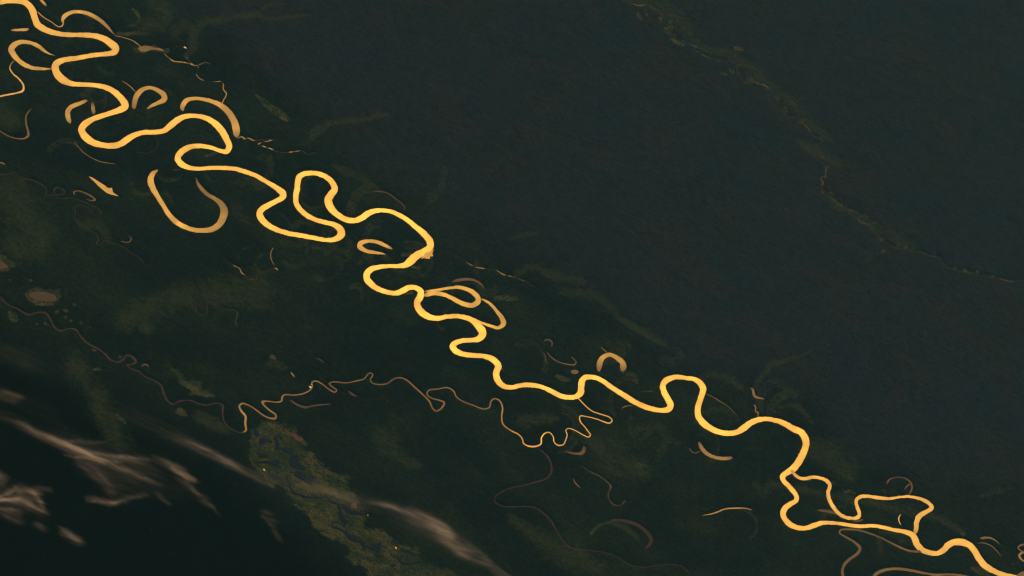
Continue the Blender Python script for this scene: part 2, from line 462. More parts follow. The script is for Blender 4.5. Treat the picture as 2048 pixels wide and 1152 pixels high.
ribbon('creek_water', 'tiny dotted creek falling south from the creek junction', plan((0,0,"1582,528,5;1590,560,5;1572,590,4;1586,620,4;1640,648,5;1712,655,5;1770,650,4")), 0.2, patchy=0.95)
ribbon('creek_water', 'small pale creek bending north of the creek junction', plan((0,0,"1555,522,7;1520,500,6;1500,470,6;1490,450,5")), 0.16, patchy=0.8)
ribbon('creek_water', 'pale thread of water between the bright arched lake and the weedy pool', plan((0,0,"915,285,6;985,300,6;1060,325,6;1110,360,7;1130,382,7")), 0.2)
shore('lake', 'weedy brown pool east of the second bend with ragged edges', q(0,0,"1100,385;1150,368;1200,370;1240,382;1290,388;1310,408;1260,402;1210,400;1160,412;1120,408"), 0.2)
ribbon('oxbow_lake', 'great horseshoe lake, orange on one limb and dull brown on the other', plan(
 (0,1,"1262,208,12,.5;1226,235,38,.75;1204,285,48,.85;1222,355,48,.85;1264,425,38,.85;1305,490,36,.8;1342,552,38,.75;1392,610,42,.62;1460,655,38,.58;1540,685,36,.52;1620,693,38,.46;1700,680,46,.38;1755,640,52,.34;1785,585,60,.32;1794,535,62,.24;1770,482,48,.22;1720,440,34,.2;1660,405,30,.18;1615,360,30,.18;1585,320,24,.16;1566,265,4,.14")))
shore('lake', 'bright orange spear-shaped lake pointing south-east', q(0,1,"708,257;742,272;785,298;830,326;868,352;894,352;904,384;945,416;890,404;850,388;802,350;765,314"), 0.7, jit=0.3)
ribbon('oxbow_lake', 'small faint hairpin lake below the spear-shaped lake', plan((0,1,"602,412,7;588,388,11;620,376,10;680,392,12;735,422,14;764,448,12;735,455,8;690,440,6")), 0.11)
ribbon('forest_river', 'faint brown stream looping near the western edge', plan(
 (0,1,"-40,240,8;30,242,8;75,238,8;108,224,8;140,245,8;165,270,8;250,287,8;325,320,8;365,352,9;372,380,9;362,402,8;410,412,8;436,398,9;432,372,9;452,350,10;490,354,10;516,382,9;500,405,8;455,406,7;462,428,7;490,438,7;560,430,7;650,455,8;720,485,8;780,515,8;812,545,8;800,562,6")), 0.04, patchy=0.35)
ribbon('forest_river', 'hair-thin brown stream twisting south through the western forest', plan(
 (0,1,"750,552,4;720,515,4;640,488,5;600,505,6;604,545,7;596,585,7;640,625,6;685,655,6;720,688,6;772,725,7;786,772,7;768,798,6;808,798,5;850,770,6;890,785,5;930,800,5;1000,832,6;1045,868,6;1110,905,6;1152,952,6")), 0.035, patchy=0.35)
ribbon('lake', 'tiny fish-hook lake beside the hair-thin brown stream', plan((0,1,"1035,735,5;1050,762,9;1030,785,8;985,782,5;960,776,3")), 0.11)
ribbon('creek_water', 'fine curved scratch of water below the third bend', plan((0,1,"590,-20,5;612,5,6;660,62,6;740,115,6;800,140,7;860,152,5;930,162,4")), 0.13)
ribbon('lake', 'little comma of pale water touching the western edge', plan((0,1,"-20,155,8;20,152,9;45,172,5")), 0.16)
ribbon('creek_water', 'broken pale creek below the great horseshoe lake', plan(
 (0,1,"1840,948,4;1865,970,7;1895,985,3;1915,995,4;1932,1030,7;1965,1050,5;1990,1078,7;2030,1085,10"),(1,1,"2,1088,9;10,1045,6;55,1026,8;115,1006,9;158,995,9;180,1012,4")), 0.2, patchy=0.8)
ribbon('creek_water', 'small upright hook of pale water above the broken creek', plan((1,1,"142,826,6;120,865,8;118,905,8;132,945,6;146,972,4")), 0.17)
ribbon('forest_river', 'dim purplish river drifting diagonally below the western clouds and marsh', plan(
 (0,2,"-60,20,14;0,72,15;60,130,16;150,175,16;228,215,15;300,196,14;368,206,18;404,258,18;430,310,16;480,343,14;555,325,13;608,338,16;650,395,18;710,450,18;790,490,16;842,532,16;890,578,16;950,592,18;985,572,20;1012,541,20;1056,550,20;1085,588,24;1062,610,18;1012,615,14;1040,640,14;1110,670,14;1160,710,14;1240,745,16;1288,780,20;1308,840,24;1338,900,20;1384,930,15;1440,905,14;1520,900,14;1600,930,14;1660,938,14;1738,920,15;1782,944,18;1780,1010,17;1800,1080,14;1868,1138,12;1930,1158,10;1962,1148,10")), 0.03, patchy=0.35, z=0.014)
ribbon('tributary_river', 'slim copper tributary wriggling east to join the great river', plan(
 (0,2,"1940,1158,12,.14;1966,1138,16,.24;1961,1082,18,.26;1964,1030,18,.26;1932,988,16,.26;1914,948,16,.22;1938,925,15,.2;2000,945,11,.18"),
 (1,2,"0,977,12,.18;60,1020,12,.18;108,1042,14,.18;154,1043,18,.18;160,1020,16,.17;110,980,13,.16;62,938,14,.16;48,912,14,.16;100,908,11,.16;160,915,11,.16;204,904,14,.16;210,872,16,.16;228,855,12,.15;300,858,11,.15;380,845,12,.15;434,815,14,.17;451,785,14,.17;446,757,11,.15;480,745,11,.14;530,770,11,.13;580,810,11,.13;630,834,12,.13;646,820,11,.12;604,787,11,.12;585,766,11,.12;620,752,10,.12;720,760,10,.12;800,745,10,.12;868,726,10,.12;893,692,10,.12;915,680,10,.12;934,696,10,.12;914,732,10,.12;930,760,10,.12;985,773,11,.11;1050,765,11,.11;1100,730,11,.11;1140,718,11,.11;1200,735,12,.12;1270,795,13,.13;1330,850,13,.14;1388,910,14,.14;1410,960,13,.13;1440,985,13,.13;1480,965,15,.15;1506,918,15,.15;1470,900,12,.14;1400,880,12,.13;1368,850,12,.13;1382,820,12,.13;1450,810,11,.13;1530,798,11,.13;1580,825,12,.14;1602,870,12,.14;1660,910,11,.13;1740,940,11,.15;1820,968,11,.17;1866,955,12,.18;1880,905,12,.18;1910,885,11,.18;1950,905,12,.2;1972,960,12,.22;1965,1030,12,.24;1976,1090,12,.26;2046,1145,11,.3"),
 (2,3,"52,20,10,.35;84,60,10,.38;92,92,11,.4;140,115,13,.45;190,115,13,.5;231,95,11,.55;236,45,10,.58;265,10,9,.6;300,5,9,.6;330,40,9,.6;336,80,9,.6;370,107,10,.62;411,100,10,.65;431,60,10,.65;441,22,9,.65;430,-12,8,.65"),
 (2,2,"452,1124,8,.65;500,1138,7,.65"),
 (2,3,"530,2,8,.65;570,25,8,.65;614,41,9,.7;628,24,9,.7;608,-5,9,.7"),
 (2,2,"576,1105,9,.72;545,1066,10,.72;544,1026,9,.7;600,1030,8,.68;680,1050,9,.66;780,1081,11,.66;801,1060,10,.68;780,1035,10,.7;710,1010,9,.72;640,985,7,.74;590,945,7,.76;535,888,7,.8;520,872,7,.8")), z=0.016, jit=0.35, minw=2.0)
ribbon('forest_river', 'dark brown stream swinging south away from the copper tributary', plan(
 (2,3,"190,116,3;240,155,11;285,200,18;315,270,22;310,332,20;270,375,16;180,405,14;80,430,11;0,446,10"),
 (1,3,"1965,480,10;1912,520,10;1910,560,10;1960,588,10;2040,600,9"),
 (2,3,"100,595,9;180,605,11;250,650,13;310,710,14;350,780,14;400,860,14;450,915,13;510,940,11;620,948,10;740,965,9;850,1005,9;930,1060,9;1040,1083,8;1150,1068,8;1290,1060,8;1370,1080,8;1410,1120,8;1430,1180,8")), 0.02, patchy=0.35)
ribbon('forest_river', 'short dim creek ending in a curl amid the southern forest', plan((2,3,"540,262,4;620,315,7;700,355,11;760,400,13;790,440,14;770,490,14;776,540,12;820,585,9;870,585,9;910,545,7")), 0.06, patchy=0.35)
ribbon('lake', 'dull brown boomerang lake beneath the curls of the copper tributary', plan((2,3,"415,152,6;470,168,18;520,175,18;562,166,30;578,132,24;570,110,12")), 0.08)
ribbon('oxbow_lake', 'brown crescent lake hanging below the southern river bend', plan((2,3,"1492,78,16;1504,105,28;1525,140,30;1568,180,30;1635,206,28;1700,213,28;1765,206,24")), 0.2)
ribbon('creek_water', 'tiny pale twig of water on the flank of the brown crescent lake', plan((2,3,"1510,148,4;1465,170,6;1442,160,6;1425,138,5;1410,128,3")), 0.12)
ribbon('lake', 'thin orange curved sliver of water alone in the southern forest', plan((2,3,"1520,668,3;1600,655,9;1650,638,11;1700,618,11;1790,610,11;1870,612,9;1925,626,3")), 0.3)
ribbon('oxbow_lake', 'dark blue weed-fringed oxbow crescent in the southern forest', plan((2,3,"780,712,16;850,706,24;950,724,28;1030,760,28;1080,805,30;1112,862,30;1096,908,24;1060,930,10")), 0.02)
ribbon('lake', 'tiny pale arc east of the dark brown stream', plan((2,3,"490,368,4;502,402,9;530,432,8;552,450,3")), 0.12)
ribbon('oxbow_lake', 'tan hoof-shaped lake standing above the southern river bends', plan((2,2,"694,672,20;698,625,44;714,572,44;750,541,36;790,535,32;840,560,38;886,602,46;888,638,52;880,668,30")), 0.32)
ribbon('creek_water', 'tiny scratch of water at the top of the tan hoof lake', plan((2,2,"772,524,4;740,498,6;708,470,3")), 0.16)
shore('lake', 'small brown oval pond west of the tan hoof lake', q(2,2,"470,670;485,658;515,657;532,668;522,684;490,688"), 0.16)
ribbon('lake', 'faint broken ring of water in the central forest', plan((2,2,"252,440,7;262,420,10;292,414,12;318,432,13;320,458,11;304,474,6")), 0.06)
ribbon('lake', 'fine fish-hook line of water under the faint ring', plan((2,2,"278,512,4;320,560,7;380,594,7;450,612,9;500,614,9;513,594,7;470,546,5")), 0.12)
ribbon('lake', 'greenish upright streak beside the fish-hook line', plan((2,2,"250,512,5;265,555,7;275,605,4")), 0.09)
ribbon('lake', 'dim brown blade of water beneath the straight middle reach', plan((2,2,"872,966,4;905,948,12;945,942,7;970,945,3")), 0.13)
ribbon('creek_water', 'reddish knotted creek meeting the river from the north-east', plan((2,2,"1905,800,14;1925,812,18;1940,865,22;1975,880,16;2025,888,6"),), 0.14)
ribbon('creek_water', 'reddish zigzag creek just above the south-eastern bend', plan((2,2,"1932,930,8;1950,955,9;1945,985,9;1970,1000,10;1965,1020,8;1982,1036,8")), 0.16)
ribbon('lake', 'straight pale streak east of the double river bend', plan((2,2,"1545,845,3;1600,868,6;1660,905,8;1725,946,6;1800,1020,3")), 0.1)
ribbon('oxbow_lake', 'hooked orange-rimmed lake inside the midstream meander', plan((1,1,"1092,842,12;1040,816,28;970,786,30;890,778,28;836,796,40;830,822,40;880,855,30;950,868,26;1005,876,16;1040,884,6")), 0.42)
ribbon('oxbow_lake', 'dull purple arc lake above the orange double loop', plan((1,1,"1562,1106,12;1610,1092,22;1700,1083,21;1760,1096,17;1800,1124,14;1826,1158,9")), 0.08)
ribbon('creek_water', 'dusty mauve side stream east of the tall hairpin bend', plan((1,1,"925,382,6;1000,381,15;1060,398,12;1110,434,11;1160,474,10;1192,510,11;1180,532,8")), 0.05)
ribbon('creek_water', 'sparkling thread of creek water in the eastern floodplain', plan((1,1,"1600,890,3;1680,945,4;1760,985,8;1850,1000,8;1920,1010,8;1980,1045,10;2040,1060,10"),(2,1,"30,1070,8;95,1095,8;130,1110,9;145,1130,8;195,1140,7")), 0.14, patchy=0.8)
ribbon('lake', 'dim purplish bar of water south of the copper tributary hairpins', plan((1,2,"270,895,8;330,935,16;400,955,18;450,945,14;520,935,11;602,928,6")), 0.07)
ribbon('lake', 'short dim slug of water below the copper tributary', plan((1,2,"736,822,10;768,850,20;812,870,8")), 0.06)
ribbon('lake', 'tiny pale dash of water north of the copper tributary', plan((1,2,"276,672,6;292,692,9;312,716,5")), 0.24)
ribbon('lake', 'thin dim curl of water far up in the middle forest', plan((1,2,"480,560,4;515,575,6;548,602,4")), 0.08)
shore('lake', 'small dull reddish pond west of the copper tributary', q(1,2,"108,548;125,534;150,545;164,570;140,572;118,562"), 0.05)
ribbon('lake', 'brown tapered lake within the island of the side channel', plan((3,3,"385,626,6;430,631,20;490,638,24;535,650,18;556,660,8")), 0.07)
ribbon('lake', 'small brown spur of water south of the side channel', plan((3,3,"655,702,6;700,713,16;740,708,18;764,694,10")), 0.08)
ribbon('lake', 'small golden parenthesis of water inside the island', plan((3,3,"1064,655,5;1046,688,11;1050,720,10;1066,746,4")), 0.42)
ribbon('forest_river', 'dim brown river winding south beneath the forked reach', plan((3,3,"1222,956,20;1150,955,19;1080,935,17;980,885,15;850,825,15;720,785,15;640,779,15;582,786,16;571,805,14;620,840,15;690,880,19;735,930,26;711,976,24;650,1020,23;606,1070,24;595,1120,23;608,1180,24")), 0.10, z=0.003)
ribbon('forest_river', 'dim brown stream arching along the southern edge', plan((3,3,"835,1180,30;860,1142,28;895,1118,26;970,1098,23;1060,1097,22;1150,1110,21;1250,1130,19;1340,1143,17;1450,1140,17;1560,1150,17;1650,1175,16")), 0.13)
ribbon('oxbow_lake', 'faint ring-shaped oxbow north of the island', plan((3,3,"952,420,12;958,395,14;990,372,8;1040,362,8;1095,370,9;1135,398,15;1152,440,13;1140,480,14;1125,502,10")), 0.07)
ribbon('lake', 'small brown fork of water inside the ring-shaped oxbow', plan((3,3,"1140,412,12;1112,434,15;1090,462,8")), 0.09)
ribbon('lake', 'curved brown brush-stroke lake near the eastern edge', plan((3,3,"1695,852,16;1725,848,20;1765,846,15;1810,862,8;1858,900,4")), 0.16)
ribbon('lake', 'thin pale arc below the brown brush-stroke lake', plan((3,3,"1672,892,4;1720,888,7;1780,908,6;1830,950,6;1868,1000,3")), 0.13)
ribbon('oxbow_lake', 'small broken loop of water at the eastern edge', plan((3,3,"2060,900,14;2025,905,13;2000,925,11;2020,948,10;2060,960,8")), 0.12)
ribbon('oxbow_lake', 'small open hook of water below the eastern broken loop', plan((3,3,"2060,965,12;2025,970,18;2010,992,20;2030,1022,16;2065,1042,10")), 0.18)
shore('lake', 'brown lake corner at the far south-eastern edge', q(3,3,"1990,1150;2010,1130;2060,1110;2100,1120;2100,1180;2000,1180"), 0.18)
ribbon('forest_river', 'broken glinting stream threading the far north-eastern valley', plan(
 (2,0,"925,-30,5;955,20,5;1005,45,7;1050,42,6;1085,30,3;1135,62,7;1148,80,6;1160,72,8;1172,88,7;1192,96,8;1204,130,8;1200,158,7;1186,178,6;1215,186,5;1248,178,6;1252,164,4;1270,172,8;1278,205,9;1284,228,9;1254,250,8;1256,266,6;1296,272,6;1302,295,7;1322,314,6;1345,318,4;1368,326,7;1385,345,4;1405,330,7;1432,358,6;1478,378,7;1458,392,7;1470,412,6;1500,416,5;1530,440,7;1568,462,8;1610,468,9;1650,480,5;1720,478,4;1760,490,7;1790,520,6;1800,565,7;1832,612,7;1850,645,9;1885,668,8;1930,655,6;1975,668,6;2032,690,7"),
 (3,0,"20,722,6;45,755,7;82,790,4;84,862,7;132,896,8;160,930,5;222,938,8;262,968,7;290,995,8;330,1040,5;345,1066,9;375,1092,8;404,1106,10;430,1135,6"),
 (3,1,"378,8,6;402,35,7;418,75,8;450,98,4;500,148,9;465,200,7;458,255,6;420,272,7;440,305,7;428,345,6;456,372,6;470,408,5;528,440,8;575,478,9;618,515,9;655,528,5;718,548,6;746,582,6;722,608,5;790,640,3;838,660,8;866,712,9;888,750,8;908,782,10;960,798,4;1012,826,8;1080,842,3;1150,856,8;1205,862,4;1290,890,5;1328,900,8;1382,912,7;1400,945,3;1450,985,8;1530,1015,3;1605,1026,6;1680,1042,7;1725,1054,6;1810,1068,6;1860,1078,3;1915,1094,7;1980,1090,3;2040,1098,6;2100,1110,6")), 0.05, patchy=0.92, jit=0.9, seed=77)
shore('lake', 'brown marsh-rimmed lake at the western edge near the clouds', q(0,2,"228,52;262,34;310,28;380,36;440,60;452,92;410,112;350,104;300,104;250,80"), 0.075)
shore('lake', 'small brown pool cut by the western edge within yellow marsh', q(0,1,"-40,925;0,932;40,955;66,984;30,1000;-40,1000"), 0.075)
ribbon('forest_river', 'faint thread of river tracing two bends in the western forest', plan((0,2,"1552,130,4;1566,165,9;1580,195,7;1615,216,5;1648,214,7;1654,165,10;1664,118,8;1700,115,4;1740,142,4;1800,170,5;1860,172,6;1896,190,9;1898,225,12;1884,262,11;1892,295,8;1905,310,4")), 0.05, patchy=0.35)
ribbon('lake', 'small yellow eyelash-shaped pond above the dim purplish river', plan((0,2,"1130,636,5;1144,616,9;1172,614,10;1195,634,6")), 0.1)
# blue black lagoons of the southern marsh
for lab, pts in (
 ('angular dark blue lagoon at the northern end of the marsh', "205,180;250,150;290,190;300,250;270,270;230,230"),
 ('narrow upright dark blue lagoon in the marsh', "545,270;565,250;590,300;620,370;605,470;580,490;560,470;572,380;555,330"),
 ('ragged dark blue lagoon under the northern marsh lagoon', "305,300;350,280;420,310;500,330;520,365;430,350;385,370;370,400;330,395;300,360"),
 ('slanting dark blue lagoon leading into the large lagoon', "660,450;730,450;800,480;850,520;830,560;790,545;740,510;690,480"),
 ('largest dark blue lagoon, boot-shaped, in the southern marsh', "815,560;870,570;930,580;935,650;940,720;1000,735;1030,770;990,795;900,775;830,750;790,700;800,620"),
 ('long dark blue lagoon south-east of the boot-shaped one', "860,880;900,820;940,820;990,870;1060,900;1130,930;1165,980;1140,1020;1080,1015;1020,980;950,930"),
 ('small dark blue lagoon on the western side of the marsh', "300,540;340,540;420,560;440,590;380,600;310,590"),
 ('flat dark blue lagoon in the middle of the marsh', "440,650;520,660;600,650;625,690;570,725;480,710;400,690;330,680;250,690;260,670;350,665"),
 ('dim blue pool near the bright golden pond', "440,800;500,860;600,900;640,920;560,960;500,920;450,860"),
):
    P = q(0, 0, pts) * 4 / 8 + np.array([480, 840])
    shore('marsh_lagoon_water', lab, P, mat=BLACK, jit=0.5, z=0.03, kind='structure', seed=len(pts))
for lab, pts in (
 ('dark blue pool east in the marsh below the reddish soil', "640,200;700,190;760,250;840,300;950,320;1000,370;900,360;800,350;740,330;690,260"),
 ('dark blue swollen reach of the marsh channel', "740,660;790,680;850,730;900,760;890,800;840,780;780,740"),
 ('small dark blue pool near the foot of the marsh', "1130,900;1160,860;1230,830;1290,810;1300,840;1240,860;1180,910"),
 ('small square-ended dark blue pool in the upper marsh', "1000,870;1050,850;1040,900;1060,940;1010,930"),
):
    P = q(0, 0, pts) * 4 / 8 + np.array([600, 984])
    shore('marsh_lagoon_water', lab, P, mat=BLACK, jit=0.5, z=0.03, seed=len(pts))
ribbon('marsh_channel_river', 'dark blue channel writhing down the length of the marsh', plan(
 (1,3,"240,340,12;265,400,14;275,450,12;300,490,14;350,505,12;390,520,14;440,525,10;500,530,8;560,520,8;600,560,10;650,580,14;672,615,16;672,660,20;700,700,18;718,725,16;700,748,16;680,735,12;640,720,9;610,728,10;615,760,12;660,775,14;705,795,14;735,830,22;780,860,24;830,880,12;860,910,12;900,920,12;940,935,18;980,920,14;1000,895,10;990,930,12;960,970,14;990,1010,10")), mat=BLACK, z=0.034, cap=True)
ribbon('marsh_channel_river', 'dark blue channel curling through the southern tail of the marsh', plan(
 (1,3,"1075,965,10;1090,990,12;1130,1000,10;1150,1040,12;1200,1060,10;1270,1050,8;1330,1040,8;1400,1040,10;1460,1075,10;1500,1105,12")), mat=BLACK, z=0.034)
shore('lake', 'tiny blazing golden pond on the western side of the marsh', np.array([[526,938],[528,938.3],[530,941],[529,942],[527,940.3]]), 1.0, jit=0.1, z=0.05)
shore('lake', 'tiny blazing golden pond near the foot of the marsh', np.array([[790,1094],[791.5,1094.3],[793.5,1097.4],[792,1098],[790.3,1096]]), 1.1, jit=0.1, z=0.05)
shore('lake', 'pinprick white-gold pond on the eastern side of the marsh', np.array([[735,1029.6],[736.2,1030],[736,1032.4],[734.8,1032]]), 0.8, jit=0.1, z=0.05)
shore('bare_land', 'twin patches of bare reddish soil north of the marsh', np.array([[581,869],[590,868],[597,876],[603,874],[606,880],[596,883],[588,876]]), mat=SOIL, z=0.05)
shore('bare_land', 'rosy patch of bare soil on the eastern rim of the marsh', np.array([[701,1008],[710,1007],[714,1013],[712,1018],[703,1014]]), mat=SOIL, z=0.05)
shore('shoal_water', 'ragged golden shallows on the outer bank of the midstream elbow', q(1,1,"1322,918;1345,892;1350,876;1385,866;1422,846;1410,884;1414,898;1388,902;1392,918;1356,916"), 0.6, z=0.075, jit=1.0)
for lab, cx, cy, r in (('small forest clearing holding the pale-roofed northern houses', 370.2, 96.0, 4.0), ('tiny clearing round the red-roofed northern house', 353.0, 93.5, 3.0), ('tiny clearing round the lone northern house', 363.5, 81.0, 2.6)):
    shore('clearing_land', lab, np.array([[cx + r * math.cos(t), cy + r * math.sin(t)] for t in np.linspace(0, 6.283, 9)[:-1]]), mat=VEG, z=0.03, jit=0.4)
# ------------------------------------------------------------------ vegetation cover, drawn up as a plan
RX0, RY0, RST = -260.0, -220.0, 2.0
RW, RH = int((2048 + 520) / RST), int((1152 + 440) / RST)
gx = RX0 + RST * np.arange(RW)
gy = RY0 + RST * np.arange(RH)
MARSH = np.zeros((RH, RW)); MEADOW = np.zeros((RH, RW)); PID = np.zeros((RH, RW), np.int32)
PATCHES = []

def stamp(P, layer, s, soft=1.0, label=None):
    C = spline(P, 3.0)
    tmp = np.zeros_like(layer)
    for x, y, wd, _ in C:
        r = wd * 0.5 * (1 + soft)
        i0, i1 = int((x - r - RX0) / RST), int((x + r - RX0) / RST) + 2
        j0, j1 = int((y - r - RY0) / RST), int((y + r - RY0) / RST) + 2
        i0, j0 = max(i0, 0), max(j0, 0)
        i1, j1 = min(i1, RW), min(j1, RH)
        if i1 <= i0 or j1 <= j0:
            continue
        d = np.hypot(gx[None, i0:i1] - x, gy[j0:j1, None] - y)
        v = smooth(1 - np.clip((d - wd * 0.5 * (1 - soft)) / max(wd * soft, 1e-3), 0, 1))
        tmp[j0:j1, i0:i1] = np.maximum(tmp[j0:j1, i0:i1], v)
    np.maximum(layer, tmp * s, out=layer)
    if label:
        PATCHES.append((label, layer is MARSH))
        PID[tmp > 0.5] = len(PATCHES)

def fill(poly, layer, s, blur=3, label=None):
    P = np.asarray(poly, float)
    x0, x1 = P[:, 0].min() - 30, P[:, 0].max() + 30
    y0, y1 = P[:, 1].min() - 30, P[:, 1].max() + 30
    i0, i1 = max(0, int((x0 - RX0) / RST)), min(RW, int((x1 - RX0) / RST))
    j0, j1 = max(0, int((y0 - RY0) / RST)), min(RH, int((y1 - RY0) / RST))
    X, Y = np.meshgrid(gx[i0:i1], gy[j0:j1])
    X = X + 5 * fbm(X / 14, Y / 14, 3, 5); Y = Y + 5 * fbm(X / 14 + 9, Y / 14, 3, 6)
    ins = np.zeros(X.shape, bool)
    for (ax, ay), (bx, by) in zip(P, np.roll(P, -1, 0)):
        if ay == by:
            continue
        ins ^= ((ay > Y) != (by > Y)) & (X < (bx - ax) * (Y - ay) / (by - ay) + ax)
    v = ins.astype(float)
    k = np.ones(2 * blur + 1) / (2 * blur + 1)
    for _ in range(2):
        v = np.apply_along_axis(lambda a: np.convolve(a, k, 'same'), 0, v)
        v = np.apply_along_axis(lambda a: np.convolve(a, k, 'same'), 1, v)
    sub = layer[j0:j1, i0:i1]
    np.maximum(sub, v * s, out=sub)
    if label:
        PATCHES.append((label, layer is MARSH))
        PID[j0:j1, i0:i1][v > 0.5] = len(PATCHES)

# faint, soft green ground
for a in ((0,0,"1545,390,80;1550,270,90;1620,200,80;1780,165,60;1930,140,60;2048,120,50"),
          (1,0,"0,110,40;30,140,40;120,165,40;220,155,40;340,138,30"), (1,0,"10,120,30;80,60,30;240,40,20"),
          (0,0,"1180,200,160;1300,180,160;1340,90,120;1220,30,120"), (0,0,"1400,250,120;1480,200,90"),
          (1,0,"460,1080,80;560,1010,60;700,980,50;860,970,50;980,940,50;1040,930,30"),
          (2,2,"1510,712,40;1600,705,70;1700,725,70;1780,770,60;1840,810,40"),
          (2,2,"1955,780,50;1985,720,50;2048,660,50"), (3,2,"0,630,60;80,610,50;180,570,40;260,550,30"),
          (3,3,"1690,520,30;1800,490,40;1890,470,40;1960,456,20"),
          (2,0,"880,-10,80;1050,10,90;1200,60,90;1290,130,90;1380,230,80;1450,330,60;1560,400,50;1740,430,70;1850,510,80;1960,600,70;2040,650,50"),
          (3,0,"0,660,50;80,740,50;190,830,60;280,950,60;400,1040,70;480,1120,60"), (3,1,"270,10,90;350,50,90;500,110,60;560,160,50"),
          (3,1,"910,680,40;980,730,60;1080,790,60;1150,820,40"), (3,1,"520,520,50;620,530,30"),
          (3,2,"80,960,30;230,950,40;350,1080,30"), (3,3,"330,130,160;480,190,180;600,260,180;660,360,120"),
          (1,1,"640,180,60;800,260,70;960,350,50"), (2,1,"0,760,40;100,740,40;200,725,20"),
          (2,1,"20,1060,50;150,990,60;330,1060,70;560,1110,60"), (2,2,"400,40,60;640,60,80;780,160,60;840,230,50"),
          (1,3,"990,40,140;1080,130,150;1180,230,100;1300,270,60"), (2,3,"620,60,160;740,160,240;880,260,220;1060,330,160"),
          (0,2,"2048,20,300;1700,40,260;1300,120,200;1000,260,200"), (0,1,"60,400,300;200,560,300;320,760,260;120,820,260"),
          (0,1,"640,640,80;800,660,90;860,760,60"), (1,2,"80,620,50;140,600,60;220,640,40"),
          (2,3,"0,700,90;120,790,90;300,900,200;500,1020,220;700,1100,120"), (3,3,"20,420,60;1350,690,70;1480,760,50;1560,800,50"),
          (2,2,"100,1060,110;350,1045,70"), (2,3,"1950,420,60;2000,500,70;2040,440,50"), (0,0,"20,900,160;100,960,160;60,1000,120")):
    stamp(plan(a), MEADOW, 0.46, 1.0)
for a in ((0,0,"1490,450,40;1530,390,50;1545,300,56;1590,220,56;1700,180,44;1800,165,40;1930,140,40;2048,118,36"), (1,0,"0,112,34;40,145,34;130,165,34;230,155,30;340,136,24;420,130,16"), (1,0,"10,120,22;80,62,22;150,45,18;240,42,14"),
          (1,0,"440,1110,50;480,1060,50;560,1012,46;700,980,40;860,970,40;980,938,36;1050,928,22"), (2,2,"1950,790,36;1985,725,40;2048,655,36"), (3,2,"0,630,44;80,610,40;180,570,34;270,548,24;330,520,16")):
    stamp(plan(a), MEADOW, 0.66, 0.9)
# wide olive valley of the far stream
for a in ((2,0,"880,-10,80;1050,10,90;1200,60,100;1290,130,100;1380,230,90;1450,330,70;1560,400,60;1740,430,80;1850,510,90;1960,600,80;2040,650,60"),
          (3,0,"0,660,60;80,740,60;190,830,70;280,950,70;400,1040,80;480,1120,70"), (3,1,"270,10,100;350,50,100;500,110,80;560,160,60"), (3,1,"520,460,50;620,530,50;900,690,60;1080,790,70;1180,840,50")):
    stamp(plan(a), MEADOW, 0.5, 1.0)
# old cut-off bends, long since grown over
rs = random.Random(12)
main_pts = [(x, y) for x, y in RIVER_LINE]
for k in range(64):
    bx, by = rs.choice(main_pts)
    ox, oy = rs.choice((-1, 1)) * rs.uniform(40, 170), rs.uniform(-90, 110)
    cx, cy = bx + ox * 0.6, by + oy
    rad = rs.uniform(14, 40); a0 = rs.uniform(0, 6.28); span = rs.uniform(1.6, 3.6); sq = rs.uniform(0.5, 0.9); tl = rs.uniform(0, 3.14)
    for ring in range(rs.choice((1, 2, 3))):
        P = []
        for i in range(7):
            t = a0 + span * i / 6
            ex, ey = (rad + 7 * ring) * math.cos(t), (rad + 7 * ring) * sq * math.sin(t)
            P.append([cx + ex * math.cos(tl) - ey * math.sin(tl), cy + ex * math.sin(tl) + ey * math.cos(tl), rs.uniform(3, 6), -1])
        stamp(np.array(P), MEADOW, rs.uniform(0.35, 0.62), 0.9)
# open grass and marsh with a clear edge
stamp(plan((2,2,"830,240,30;900,272,52;975,318,60;1058,360,60;1130,408,55;1195,450,40;1240,476,16")), MEADOW, 0.8, 0.35, 'long green meadow strip slanting through the eastern floodplain forest')
stamp(plan((1,2,"1915,90,40;1990,85,46;2040,88,36"),(2,2,"40,90,20")), MARSH, 0.6, 0.6, 'yellowish reed patch east of the orange double loop')
stamp(plan((3,3,"1640,1095,30;1690,1112,60;1735,1140,60;1765,1165,50")), MARSH, 0.7, 0.5, 'bright yellow-green tuft of marsh near the south-eastern river bend')
fill(q(0,2,"1310,635;1400,640;1450,690;1480,740;1560,750;1600,745;1640,690;1615,780;1590,815;1530,800;1450,760;1410,710;1360,665"), MARSH, 0.72, 2, 'olive meadow shaped like a running animal above the dim purplish river')
fill(q(0,2,"1500,830;1580,810;1660,825;1750,865;1700,880;1600,870;1520,870"), MARSH, 0.52, 2, 'brownish meadow just north of the dim purplish river')
fill(q(0,2,"1385,975;1440,980;1505,1020;1480,1045;1420,1015"), MARSH, 0.85, 2, 'small bright olive meadow below the dim purplish river')
fill(q(0,2,"1520,985;1640,1010;1760,1080;1880,1150;1800,1180;1650,1110;1560,1050"), MEADOW, 0.75, 4, 'dull green marsh edge leading into the great southern marsh')
fill(q(0,2,"1100,300;1160,270;1230,300;1215,365;1130,350;1080,330"), MEADOW, 0.7, 3, 'squarish green clearing in the western forest')
fill(q(0,2,"70,200;110,185;150,250;140,275;90,255"), MARSH, 1.0, 2, 'bright yellow reed patch touching the dim purplish river in the west')
fill(np.vstack([q(0,2,"205,40;260,20;400,15;480,30;470,100;420,125;260,130;230,100")]), MARSH, 0.85, 2, 'yellow reed fringe round the brown western lake')
fill(q(0,1,"-80,870;20,890;70,930;150,970;80,1015;-80,1020"), MARSH, 0.75, 3, 'yellow marsh cut by the western edge')
